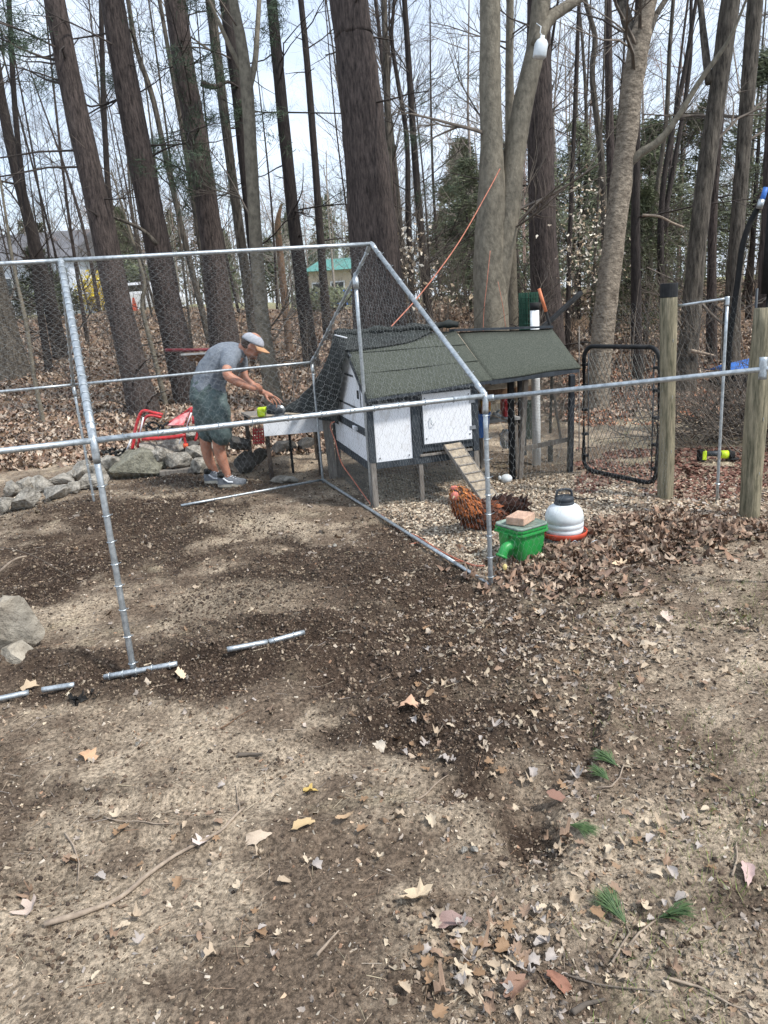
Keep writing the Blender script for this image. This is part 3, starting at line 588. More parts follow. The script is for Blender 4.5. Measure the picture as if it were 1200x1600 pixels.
def tree(label, path, bark, Y=None, top=6, limbs=(), n=14, noise=.10, branches=0, stubs=0, needle=0, name='bare_tree', seed=0, group=None, cat='tree', flare=1.08, brL=1.6, bark2=None, brz=(.15, 1), ws=.84):
    path = [(a, c_, w*ws) for a, c_, w in path]; bx, by, bw = path[0]; b = gp(bx, by)
    if Y is None: Y = b[1]
    b = np.array([at(bx, by, Y)[0], Y, 0]); b[2] = g1(b[0], b[1])
    q = np.random.RandomState(seed+1000); t = thing(name, label, cat, b, group)
    P, r = trunkline(path, Y, top); P[0, :] = b; P = np.vstack([P[0]-(P[1]-P[0])/np.linalg.norm(P[1]-P[0])*.3, P]); r = np.concatenate([[r[0]*flare*1.15], r]); r[1] *= flare
    k = max(3, int(24/len(P))); Q = catmull(P, k); R_ = np.interp(np.linspace(0, 1, len(Q)), np.linspace(0, 1, len(P)), r)
    tt = np.linspace(0, 1, len(Q)*2); Q2 = np.stack([np.interp(tt, np.linspace(0, 1, len(Q)), Q[:, i]) for i in range(3)], 1); R2 = np.interp(tt, np.linspace(0, 1, len(Q)), R_)
    mb = MB(); mb.tube(Q2, R2, n, noise, seed+3); mb.build('trunk', M[bark], t, True)
    for L in limbs:
        dY = L[0]; lp = L[1]; A = []; ra = []
        for i, (x, y, w) in enumerate(lp):
            p = at(x, y, Y+dY*(i/(len(lp)-1))); A.append(p); ra.append(px2m(w, p)/2)
        A = np.array(A); ra = np.array(ra)
        if lp[-1][1] <= 5:
            d = A[-1]-A[-2]; d /= np.linalg.norm(d); A = np.vstack([A, A[-1]+d*2.5]); ra = np.concatenate([ra, [ra[-1]*.5]])
        A = catmull(A, 4); ra = np.interp(np.linspace(0, 1, len(A)), np.linspace(0, 1, len(ra)), ra)
        mb = MB(); mb.tube(A, ra, 10, noise, seed+5); mb.build('limb', M[L[2] if len(L) > 2 else bark], t, True)
    tw = Twigs(5); cen = []
    Lt = np.linalg.norm(Q2[-1]-Q2[0])
    for i in range(branches):
        u = brz[0]+(brz[1]-brz[0])*q.rand(); j = int(u*(len(Q2)-1)); a = q.rand()*6.28; d = np.array([math.cos(a), math.sin(a), .25+.5*q.rand()])
        grow(tw, Q2[j], d, brL*(.6+.7*q.rand()), max(.007, min(.03, R2[j]*.26)), 3, q, .06, (3, 4))
    for i in range(stubs):
        u = .12+.85*q.rand(); j = int(u*(len(Q2)-1)); a = q.rand()*6.28; d = np.array([math.cos(a), math.sin(a), -.05+.35*q.rand()])
        grow(tw, Q2[j], d, (.25+1.5*q.rand()**2), .014+.010*q.rand(), 1, q, -.02, (0, 2))
    if needle:
        tw2 = Twigs(5)
        for i in range(needle):
            u = .42+.4*q.rand(); j = int(u*(len(Q2)-1)); a = q.rand()*6.28; d = np.array([math.cos(a), math.sin(a), -.1+.2*q.rand()])
            k0 = len(tw.P); grow(tw, Q2[j], d, 1.2+1.6*q.rand(), .018, 2, q, .01, (2, 4))
            for P_ in tw.P[k0+1:]: cen += [P_[-1], P_[-2], P_[-3]]
    if tw.P: tw.build('branches', M[bark2 or ('twigdark' if bark in ('pine', 'darkbark') else 'twig')], t)['kind'] = 'stuff'
    if cen: needles('needles', t, cen, q)['kind'] = 'stuff'
    return t
# ---- pines and hardwoods one can tell apart, left to right (base, ..., top) in photograph pixels with trunk width
tree('thick grey trunk half cut by the left edge, flared at its foot', [(14, 590, 78), (4, 520, 56), (-14, 440, 50), (-60, 250, 46), (-110, 0, 42)], 'greybark', seed=1, branches=8, n=16, name='hardwood_tree')
tree('slim dark trunk at far left, tilted to the left behind the grey one', [(66, 520, 14), (56, 440, 11), (40, 320, 10), (24, 180, 10), (14, 0, 9)], 'darkbark', Y=16, seed=2, branches=9)
tree('dark trunk standing before the white house, second from the left', [(88, 512, 28), (70, 440, 24), (46, 350, 20), (8, 190, 17), (-20, 0, 16)], 'darkbark', Y=17.5, seed=3, branches=9)
tree('brown leaning pine with pale branch stubs, in front at the left', [(226, 648, 66), (205, 560, 60), (180, 450, 55), (148, 300, 53), (112, 140, 50), (85, 0, 46)], 'pine', Y=11.5, seed=4, stubs=26, n=18, name='pine_tree', top=7, needle=6, ws=.70)
tree('thin dark tree just right of the pine with pale stubs', [(195, 520, 12), (178, 400, 11), (166, 250, 11), (160, 100, 10), (158, 0, 9)], 'darkbark', Y=18, seed=5, branches=8, n=8)
tree('tall reddish brown pine between the man and the pine with stubs', [(296, 622, 64), (268, 500, 58), (245, 380, 56), (218, 240, 56), (190, 90, 54), (175, 0, 52)], 'pine', Y=12.2, seed=6, stubs=16, n=18, name='pine_tree', top=8, needle=5, ws=.70)
tree('thin curving tree behind the reddish brown pine', [(320, 470, 12), (292, 390, 11), (262, 260, 10), (238, 150, 10), (214, 80, 9), (200, 0, 8)], 'greybark', Y=19, seed=7, branches=9, n=8)
tree('dark rugged pine rising directly behind the bending man', [(358, 585, 60), (342, 470, 48), (330, 370, 42), (308, 220, 41), (288, 110, 40), (274, 0, 40)], 'pine', Y=14, seed=8, stubs=16, n=16, name='pine_tree', top=8, needle=6, limbs=[(.4, [(315, 130, 10), (335, 136, 8), (355, 128, 5), (372, 136, 3)])])
tree('slender brown trunk between the rugged pine and the forked beech', [(402, 545, 22), (384, 430, 19), (362, 270, 17), (342, 110, 18), (328, 0, 18)], 'greybark', Y=16, seed=9, branches=8, stubs=6, n=10)
tree('dark straight trunk right behind the forked beech', [(418, 560, 26), (402, 430, 24), (385, 280, 22), (368, 120, 22), (352, 0, 24)], 'darkbark', Y=14.5, seed=10, stubs=10, n=12, name='pine_tree')
tree('pale forked beech right of the man with lichen spots', [(428, 622, 34), (412, 520, 27), (400, 380, 24), (392, 240, 23), (386, 140, 24), (376, 60, 20), (364, 0, 18)], 'beech', Y=11.6, seed=11, n=14, name='beech_tree', branches=6, limbs=[(.4, [(388, 140, 12), (398, 100, 9), (402, 50, 8), (405, 0, 7)]), (-.3, [(378, 110, 9), (356, 66, 7), (340, 30, 6), (326, 0, 5)])])
tree('straight dark pine with green needles near the top, left of the ridge pipe end', [(486, 560, 30), (472, 450, 26), (456, 320, 23), (440, 160, 22), (424, 0, 20)], 'darkbark', Y=15, seed=12, stubs=18, n=12, name='pine_tree', needle=8)
tree('thin straight trunk between the dark pine and the huge pine', [(512, 520, 18), (504, 420, 15), (492, 250, 13), (480, 100, 12), (470, 0, 11)], 'darkbark', Y=19, seed=13, stubs=10, branches=3, n=8, name='pine_tree')
tree('short broken snag standing between two dark trunks', [(448, 500, 14), (438, 400, 13), (434, 350, 11), (440, 318, 4)], 'ash', Y=17, seed=14, top=None, n=8, cat='dead tree', name='snag')
tree('huge thick pine trunk behind the chicken coop', [(600, 600, 112), (592, 470, 98), (580, 330, 86), (566, 180, 78), (553, 60, 73), (545, 0, 72)], 'pine', Y=10.8, seed=15, stubs=8, n=24, name='pine_tree', top=9)
tree('narrow grey trunk close to the right side of the huge pine', [(622, 520, 14), (612, 380, 13), (606, 200, 12), (600, 0, 11)], 'greybark', Y=17, seed=16, branches=8, n=8)
tree('thin near black tree leaning right behind the orange rope', [(672, 480, 16), (655, 330, 13), (645, 200, 12), (638, 90, 11), (632, 0, 10)], 'darkbark', Y=16, seed=17, branches=12, n=8, brL=1.9)
tree('thin crooked tree with pale clinging leaves left of the orange rope', [(643, 470, 12), (638, 340, 11), (636, 220, 9), (622, 130, 8), (612, 60, 7), (616, 0, 6)], 'darkbark', Y=17, seed=18, branches=10, n=8)
tree('large smooth beech with two stems that holds the orange rope', [(770, 600, 74), (768, 500, 64), (764, 400, 58), (768, 320, 52), (768, 220, 42), (766, 120, 40), (766, 0, 38)], 'beech', Y=9.7, seed=19, n=20, name='beech_tree', branches=5, top=6,
     limbs=[(.15, [(772, 500, 34), (780, 420, 38), (794, 330, 38), (804, 240, 34), (818, 160, 32), (836, 80, 30), (846, 0, 28)]), (.3, [(838, 70, 18), (858, 30, 20), (900, 0, 16)])])
tree('mottled narrow trunk peeping out right of the two stemmed beech', [(800, 500, 22), (798, 380, 21), (797, 250, 19), (796, 100, 15), (797, 0, 14)], 'beech', Y=13.5, seed=20, branches=7, n=10)
tree('big dark purple brown pine right of the two stemmed beech', [(862, 560, 60), (851, 430, 52), (846, 280, 49), (842, 120, 46), (842, 0, 44)], 'pine', Y=12.8, seed=21, stubs=30, n=18, name='pine_tree', top=8)
tree('very thin dark tree right of the purple brown pine', [(886, 520, 10), (890, 380, 9), (897, 200, 8), (905, 0, 7)], 'darkbark', Y=15, seed=22, branches=16, n=7)
tree('crooked grey tree left of the flaky tree, wavy upper stem', [(948, 520, 14), (945, 400, 13), (940, 250, 12), (925, 120, 11), (930, 60, 10), (914, 0, 9)], 'greybark', Y=17, seed=23, branches=8, n=8)
tree('straight brown trunk left of the flaky tree top', [(962, 500, 18), (956, 330, 16), (952, 160, 15), (950, 0, 14)], 'pine', Y=18, seed=24, stubs=12, n=10, name='pine_tree')
tree('knobbly flaky barked tree behind the black gate', [(930, 640, 46), (938, 560, 42), (950, 450, 40), (965, 330, 40), (978, 220, 38), (990, 120, 38), (1002, 50, 40), (1014, 0, 30)], 'flaky', Y=9.9, seed=25, n=16, noise=.2, name='birch_tree', branches=3,
     limbs=[(.3, [(994, 70, 20), (982, 40, 18), (972, 0, 16), (968, -20, 14)], 'greybark'), (-.6, [(978, 262, 14), (1000, 240, 13), (1032, 218, 11), (1062, 178, 9), (1098, 120, 8), (1130, 76, 7), (1150, 40, 5), (1165, 2, 4)], 'beech'), (.2, [(1010, 60, 14), (1024, 25, 10), (1040, 0, 8)], 'greybark')])
tree('dark trunk half hidden behind the flaky tree', [(996, 605, 22), (994, 480, 19), (993, 330, 17), (995, 160, 14), (998, 0, 12)], 'darkbark', Y=11.8, seed=26, stubs=10, n=10, name='pine_tree')
tree('furrowed leaning trunk to the right of the left wooden post', [(1066, 632, 44), (1076, 540, 36), (1085, 430, 33), (1096, 320, 32), (1110, 220, 31), (1125, 120, 32), (1142, 0, 34)], 'greybark', Y=10.6, seed=27, n=16, name='hardwood_tree', branches=4, limbs=[(.4, [(1108, 130, 12), (1100, 60, 11), (1094, 0, 9)])])
tree('slim dark stem forking upward left of the furrowed trunk', [(1040, 470, 14), (1032, 380, 13), (1040, 260, 10), (1068, 120, 9), (1088, 0, 7)], 'darkbark', Y=15, seed=28, branches=10, n=8, limbs=[(.4, [(1034, 360, 9), (1060, 220, 7), (1078, 100, 6), (1080, 0, 5)])])
tree('brown trunk between the furrowed trunk and the mossy one', [(1112, 560, 20), (1112, 430, 17), (1116, 300, 15), (1128, 150, 13), (1135, 0, 11)], 'pine', Y=13, seed=29, stubs=10, n=10, name='pine_tree')
tree('mossy wide trunk near the right edge', [(1140, 580, 34), (1146, 440, 27), (1158, 280, 25), (1168, 150, 26), (1180, 0, 28)], 'greybark', Y=12.5, seed=30, branches=5, n=14, name='hardwood_tree')
tree('splintered orange brown trunk at the right edge behind the wooden post', [(1196, 600, 40), (1198, 480, 34), (1204, 330, 30), (1212, 150, 30), (1224, 0, 30)], 'pine', Y=9.6, seed=31, n=14, name='pine_tree', stubs=4)
tree('thin twin stemmed tree between the gate and the left wooden post', [(1010, 470, 10), (1022, 330, 9), (1040, 200, 8), (1046, 80, 8), (1052, 0, 7)], 'greybark', Y=16, seed=32, branches=10, n=7)
tree('spindly pale sapling in front of the leaf bank at left', [(215, 640, 9), (205, 520, 8), (188, 400, 7), (160, 300, 6), (130, 200, 5)], 'beech', Y=12.8, seed=33, top=1, branches=8, n=6, brL=1.2, name='sapling')
tree('curved pale sapling between the two big leaning pines', [(258, 625, 10), (238, 545, 9), (222, 480, 8), (226, 440, 7), (208, 380, 6), (190, 320, 4)], 'beech', Y=12, seed=34, top=.5, branches=8, n=6, brL=1.1, name='sapling')
tree('pale thin sapling at far left before the leaf bank', [(66, 652, 9), (52, 580, 8), (40, 500, 8), (22, 420, 6), (8, 330, 5)], 'beech', Y=11.4, seed=35, top=1, branches=7, n=6, name='sapling')
# ---- many thin bare trees further back
q = np.random.RandomState(5); k = 0
for i in range(60):
    x0 = q.rand(); px = -60+1320*x0; Y = 17+19*q.rand()
    if i % 3 == 0: px = -60+460*q.rand()
    if 470 < px < 560 or 690 < px < 745: px += 90
    b = at(px, 480, Y); b[2] = g1(b[0], Y); H_ = 8+6*q.rand(); lean = (q.rand()-.5)*.16-.03*(px < 500)+.04*(px > 800)
    bk = ['darkbark', 'greybark', 'greybark', 'pine'][q.randint(4)]; r0 = .03+.07*q.rand()**1.8
    LMK = [(0, 'left of the first leaning pine'), (150, 'behind the pine with pale stubs'), (230, 'left of the tall reddish pine'), (300, 'behind the tall reddish pine'), (360, 'behind the rugged pine'), (430, 'behind the forked beech'), (510, 'beside the dark pine with needles'), (600, 'behind the huge pine'), (700, 'between huge pine and beech'), (790, 'behind the two stemmed beech'), (880, 'beside the purple brown pine'), (960, 'behind the flaky tree'), (1060, 'left of the furrowed trunk'), (1130, 'right of the furrowed trunk'), (9999, 'near the right edge')]
    lm = [s_ for x_, s_ in LMK if px < x_][0]
    t = thing('thin_tree', ('slender ' if r0 < .05 else 'pole sized ')+{'darkbark': 'blackish', 'greybark': 'grey', 'pine': 'brown'}[bk]+(' tree leaning left ' if lean < -.04 else ' tree leaning right ' if lean > .05 else ' upright tree ')+('close ' if Y < 24 else 'far ')+lm, 'tree', b, 'thin bare trees deep in the wood')
    m = 7; hs = np.linspace(0, 1, m); cx, cy = q.randn(2)*.16
    P = np.stack([b[0]+lean*H_*hs+cx*np.sin(hs*4), b[1]+cy*np.sin(hs*3.2), b[2]-.2+H_*hs], 1); P = catmull(P, 2); rr = r0*np.linspace(1, .25, len(P))
    mb = MB(); mb.tube(P, rr, 7, .12, i); mb.build('trunk', M[bk], t, True)
    tw = Twigs(5)
    for j in range(22):
        u = .14+.82*q.rand(); jj = int(u*(len(P)-1)); a = q.rand()*6.28
        grow(tw, P[jj], [math.cos(a), math.sin(a), .35+.8*q.rand()], 1.0+1.7*q.rand(), max(.008, rr[jj]*.28), 3, q, .08, (3, 4))
    tw.build('branches', M['twigdark' if q.rand() < .5 else 'twig'], t)['kind'] = 'stuff'
# ---- green hemlocks and small pines standing in the right half
def evergreen(px, Y, H_, Wd, label, seed, dens=1.0, group=None, low=.08):
    q = np.random.RandomState(seed); b = at(px, 480, Y); b[2] = g1(b[0], Y); t = thing('evergreen_tree', label, 'tree', b, group)
    mb = MB(); mb.tube([b-(0, 0, .2), b+(0, 0, H_*.5), b+(0, 0, H_)], [H_*.014, H_*.009, .01], 8, .1); mb.build('trunk', M['darkbark'], t, True)
    tw = Twigs(5); cen = []
    for j in range(int(60*dens)):
        u = low+(1-low)*q.rand(); a = q.rand()*6.28; L = Wd*(1.05-u)*(.6+.6*q.rand())
        n0 = len(tw.P); grow(tw, b+(0, 0, H_*u), [math.cos(a), math.sin(a), .05], L, .018, 1, q, -.02, (3, 5), .6)
        for P_ in tw.P[n0:]: cen += list(P_[1:])
    tw.build('branches', M['twigdark'], t)['kind'] = 'stuff'; V = []; F = []
    cen = np.array(cen); n = 7; D = q.randn(len(cen)*n, 3)*[1, 1, .5]; D /= np.linalg.norm(D, axis=1)[:, None]; s = np.repeat(cen, n, 0)+q.randn(len(cen)*n, 3)*.10; l = (.10+.14*q.rand(len(s), 1))*(Y/22); w = np.cross(D, q.randn(3)); w /= np.linalg.norm(w, axis=1)[:, None]; w *= .018*(Y/22)
    V = np.stack([s-w, s+w, s+D*l], 1).reshape(-1, 3)-np.array(b); bulk('needles', V, np.arange(len(V)).reshape(-1, 3), M['evg'], parent=t)['kind'] = 'stuff'
    return t
M['evg'] = mat('evergreen_needles', (.19, .21, .12), .75, c2=(.075, .09, .055), scale=1.2)
for a in [(728, 38, 7.2, 2.6, 'grey green pine seen left of the two stemmed beech', 1), (905, 20, 4.6, 2.2, 'dense dark green hemlock right of the purple brown pine', 2), (1010, 22, 4.8, 2.6, 'green hemlock between the flaky tree and the furrowed trunk', 3), (1170, 19, 6.0, 2.3, 'green hemlock at the right edge behind the mossy trunk', 4),
          (1085, 27, 6.0, 2.6, 'green hemlock seen behind the furrowed trunk', 5), (955, 28, 6.0, 2.6, 'tall green hemlock far behind the black gate', 6), (735, 24, 4.5, 1.8, 'low green pine behind the coop roof', 8), (205, 42, 5.0, 1.8, 'small green pine on the bank between the first two big pines', 9), (70, 32, 3.0, 1.6, 'small dark green pine before the white house', 10), (1000, 15.5, 3.0, 1.5, 'low green hemlock bush just behind the black gate', 12)]:
    evergreen(*a)
# ---- far woods as one mass
def cols_pal(n, L, q, v=.25): L = np.array(L); return np.clip(L[q.randint(len(L), size=n)]*(1+v*(2*q.rand(n, 1)-1)), .01, .9)
q = np.random.RandomState(9); tw = Twigs(4); cols = []
for i in range(300):
    px = -250+1700*q.rand(); Y = 26+60*q.rand()
    if px < 620 and Y < 46: Y += 24
    b = at(px, 480, Y); b[2] = g1(b[0], Y); H_ = (5.0+4*q.rand()) if px < 620 else (7+5*q.rand()); n0 = len(tw.P)
    c = [(.27, .23, .195), (.22, .19, .165), (.33, .24, .20), (.30, .265, .23), (.25, .235, .19)][q.randint(5)]
    tw.add(np.array([b, b+(0, 0, H_*.33), b+(.15*q.randn(), 0, H_*.66), b+(.3*q.randn(), 0, H_)]), np.linspace(.075, .02, 4)*(.4+q.rand()))
    for j in range(12):
        u = .10+.8*q.rand(); a = q.rand()*6.28
        grow(tw, b+(0, 0, H_*u), [math.cos(a), math.sin(a), .5], 1.1+1.6*q.rand(), .022, 2, q, .1, (3, 5))
    cols += [c]*(len(tw.P)-n0)
o = tw.build('far_woods', M['fartwig'], None, 3, cols); tag(o, 'bare brown and reddish woods closing the view far behind', 'woods', None, 'stuff')
q = np.random.RandomState(10); V = []; cc = []
for i in range(60):
    px = -200+1600*q.rand(); Y = 48+40*q.rand(); b = at(px, 480, Y); b[2] = g1(b[0], Y); H_ = 3.5+4.5*q.rand()+(3 if px > 650 else 0)
    n = 650; u = q.rand(n)**.7; a = q.rand(n)*6.28; rr = (1.05-u)*H_*.30*np.sqrt(q.rand(n)); s = b+np.stack([rr*np.cos(a), rr*np.sin(a), .4+u*H_], 1)
    D = q.randn(n, 3); D /= np.linalg.norm(D, axis=1)[:, None]; w = np.cross(D, q.randn(3)); w /= np.linalg.norm(w, axis=1)[:, None]; V.append(np.stack([s-w*.09, s+w*.09, s+D*.42], 1).reshape(-1, 3)); cc.append(np.tile(np.array([.12, .14, .085])*(.6+.8*q.rand()), (n*3, 1)))
V = np.concatenate(V); o = bulk('far_evergreens', V, np.arange(len(V)).reshape(-1, 3), M['fartwig'], np.concatenate(cc)); tag(o, 'dark green conifers mixed into the far woods', 'woods', None, 'stuff')
# ---- undergrowth: brush, saplings and dead twigs on the wood's floor
q = np.random.RandomState(12); tw = Twigs(5)
for i in range(520):
    px = -100+1400*q.rand(); Y = 9.5+22*q.rand()
    if px < 640 and q.rand() < .45: continue
    if px < 350 and Y < 14: continue
    b = at(px, 480, Y); b[2] = g1(b[0], Y); L = .5+1.3*q.rand()
    for j in range(2): grow(tw, b+q.randn(3)*(.15, .15, 0), [q.randn()*.35, q.randn()*.35, 1], L, .007+.004*q.rand(), 2, q, .02, (2, 4))
o = tw.build('undergrowth', M['twig'], None, 3); tag(o, 'tangled bare undergrowth and brush on the floor of the wood', 'undergrowth', None, 'stuff')
# pale clinging beech leaves in the brush
def cling(cx, cy, sx, sy, Y, n, seed, label):
    q = np.random.RandomState(seed); P = np.array([at(cx+sx*q.randn()*.5, cy+sy*q.randn()*.5, Y+q.randn()*.5) for _ in range(n)]); TV, TF = lowleaf(seed)
    scatter('clinging_leaves', TV, TF, P, .05+.05*q.rand(n), M['leaf'], palette(n, [(.62, .52, .40), (.48, .37, .25), (.72, .65, .54)], seed), .9, seed, label=label, cat='leaves')
    tw = Twigs(5)
    for i in range(30): p = at(cx+sx*q.randn()*.5, cy+sy*.4+sy*q.randn()*.3, Y); grow(tw, p, [q.randn()*.5, q.randn()*.3, .8], .9, .008, 2, q, .02, (2, 4))
    o = tw.build('clinging_twigs', M['twig'], None); tag(o, 'bare twigs carrying the '+label, 'twigs', None, 'stuff')
cling(915, 385, 60, 110, 13.5, 420, 3, 'pale leaves clinging to twigs between purple brown pine and flaky tree')
cling(640, 400, 34, 60, 12.5, 120, 4, 'pale leaves clinging to twigs left of the orange rope')
cling(700, 465, 60, 30, 12, 60, 5, 'pale leaves clinging to twigs above the coop ridge')
# branch with bare arms reaching in left of the tall pine
def pxbranch(L, w0, w1, Y, m, label, name='dead_branch', cat='branch', sub=0):
    P = catmull([at(x, y, Y+(i*.05)) for i, (x, y) in enumerate(L)], 4); mb = MB(); mb.tube(P, np.linspace(px2m(w0, P[0]), px2m(w1, P[-1]), len(P))/2, 6, .2); return single(mb, name, M[m], label, cat, P[0], smooth=True)
pxbranch([(178, 340), (205, 350), (226, 362), (246, 382)], 4, 7, 11.8, 'greybark', 'broken grey limb pointing up left before the tall reddish pine')
pxbranch([(1004, 336), (1030, 338), (1050, 348), (1068, 355)], 4, 3, 10.2, 'stick', 'pale bare branch bridging flaky tree and furrowed trunk')
pxbranch([(1080, 548), (1100, 552), (1118, 556)], 6, 3, 10.4, 'stick', 'white broken branch on the ground right of the left wooden post')
pxbranch([(1060, 672), (1100, 664), (1135, 652)], 5, 3, 8.9, 'greybark', 'grey branch lying before the brush pile')
pxbranch([(0, 893), (14, 880), (28, 872), (42, 869)], 4, 2.5, 4.3, 'stick', 'pale thick twig reaching in from the left edge')
pxbranch([(0, 855), (30, 861), (60, 872), (95, 893), (115, 905)], 2.2, 1, 4.4, 'twig', 'thin budding twig reaching in from the left edge above the boulder')
# brush pile at the right
q = np.random.RandomState(13); tw = Twigs(5); c = gp(1165, 690)
for i in range(260):
    a = q.rand()*6.28; s = c+np.array([q.randn()*.42, q.randn()*.3, .0+.25*q.rand()]); grow(tw, s, [math.cos(a)*.8, math.sin(a)*.5, .15+.8*q.rand()], .35+.6*q.rand(), .008, 1, q, 0, (2, 4))
o = tw.build('brush_pile', M['twig'], None); tag(o, 'grey pile of cut brush between the galvanised post and the right wooden post', 'brush pile')
# ============================================================ RUN FRAME
def gq(px, py): p = gp(px, py); m_ = max(g1(p[0]+a_, p[1]+b_) for a_ in (-.12, 0, .12) for b_ in (-.03, 0)); return gz(px, py, m_+.012)
A = gz(767, 910); B = gz(505, 755); N_ = gz(210, 1055); Fp = gz(150, 800)
def up(p, z): return np.array([p[0], p[1], z])
def toward(a, b, d): v = (b-a)/np.linalg.norm(b-a); return a+v*d
eA, eB = up(A, 1.10), up(B, 1.165)
dirn = (N_-A)/np.linalg.norm(N_-A)
# eave and ridge ends fitted along the photographed pipes
eN = at(150, 688, N_[1]); eN = up(N_, eN[2]) if abs(eN[0]-N_[0]) < .15 else eN
eF = up(Fp, 1.15)
mid = (A+B)/2; rR = at(580, 381, mid[1]); rR = np.array([rR[0], mid[1], 2.05]); midL = (N_+Fp)/2; rL = at(95, 407, midL[1])
run = thing('chicken_run', 'galvanised pipe frame of an unfinished gabled chicken run with wire netting', 'chicken run', A)
def pipe(name, L, r=.0165, m='galv', parent=run, k=1, n=12):
    r = r*.82; L = np.array(L, float); P = catmull(L, k) if len(L) > 2 and k > 1 else L
    if len(P) == 2: P = P[0]+(P[1]-P[0])*np.linspace(0, 1, 7)[:, None]
    mb = MB(); mb.tube(P, r, n); return mb.build(name, M[m], parent, True)
bayR = (eN-eA); 
leftE = eN+(eN-eA)/np.linalg.norm(eN-eA)*1.9; leftF = eF+(eF-eB)/np.linalg.norm(eF-eB)*1.9; leftR = rL+(rL-rR)/np.linalg.norm(rL-rR)*1.9
pipe('eave_pipe', [eA, eN]); pipe('eave_pipe', [eN, leftE]); pipe('eave_pipe', [eB, eF], .0145); pipe('eave_pipe', [eF, leftF], .0145)
pipe('ridge_pipe', [rR, rL]); pipe('ridge_pipe', [rL, leftR])
pipe('post', [up(A, -.12), eA+(0, 0, .02)], .017); pipe('post', [up(B, -.1), eB], .014); pipe('post', [up(N_, -.1), eN], .0175); pipe('post', [up(Fp, -.1), eF], .014)
pipe('rafter', [eA+(0, 0, .0), toward(eA, rR, .10)+(0, 0, .01), rR], .0185); pipe('rafter', [eB, rR], .014); pipe('rafter', [eN, rL], .023); pipe('rafter', [eF, rL], .0145)
for a, b, c in ((eA, up(A, .9), rR), (eN, up(N_, .9), rL), (eB, up(B, .9), rR), (eF, up(Fp, .9), rL)):
    pipe('elbow', [toward(a, b, .10), a, toward(a, c, .10)], .0205, k=4)
for a in (rR, rL): pipe('ridge_joint', [toward(a, eA if a is rR else eN, .09), a, toward(a, eB if a is rR else eF, .09)], .021, k=3)
pipe('base_pipe', [up(B, .035), gz(283, 790, .085)], .0145); pipe('base_pipe', [up(B, .035), gz(710, 879, .035)], .0155); pipe('base_pipe', [gz(710, 879, .035), up(A, -.02)], .0155)
pipe('base_pipe', [gq(475, 988), gq(420, 1003)], .0165); pipe('base_pipe', [gq(418, 1003), gq(355, 1015)], .0165)
pipe('base_pipe', [gq(277, 1037), gq(163, 1058)], .0165); pipe('base_pipe', [gq(116, 1070), gq(66, 1078)], .0165); pipe('base_pipe', [gq(45, 1082), gq(-30, 1098)], .0165)
pipe('end_stanchion', [gz(583, 803, -.05), up(gz(583, 803), 1.80)], .0175)
mb = MB(); mb.tube([up(gz(583, 803), 1.76), up(gz(583, 803), 1.84)], .023, 12); mb.bar(up(gz(583, 803), 1.81), up(gz(583, 803), 1.87)+(0, .05, .0), .03, .006); mb.build('top_clamp', M['galv'], run, True)
# wire ties round the posts and rails
def ties(a, b, r, n, s=.1, e=.95, name='wire_tie'):
    ax = b-a
    for i in range(n):
        u = s+(e-s)*(i+.15*math.sin(i*7.3))/max(1, n-1); mb = MB(); mb.ring(a+ax*u, ax+np.array([.1*math.sin(i), .1, 0])*.6, r*.82+.003, .0022, 10, 4); c = a+ax*u
        mb.tube([c+(r+.002, -.004, 0), c+(r+.014, -.012, .008)], .0018, 4); mb.build(name, M['galv'], run)
ties(eA, up(A, 0), .017, 9); ties(eN, up(N_, 0), .0175, 8, .18, .93); ties(eB, up(B, 0), .014, 9); ties(eF, up(Fp, 0), .0145, 9)
ties(eA, rR, .0185, 9, .12, .9); ties(eN, rL, .023, 22, .06, .97); ties(eB, rR, .014, 12); ties(eF, rL, .0145, 12); ties(gq(475, 988), gq(420, 1003), .0165, 2, .3, .8); ties(gq(277, 1037), gq(163, 1058), .0165, 5); ties(up(B, .035), gz(283, 790, .085), .0145, 7)
ties(eA, eN, .0165, 12)
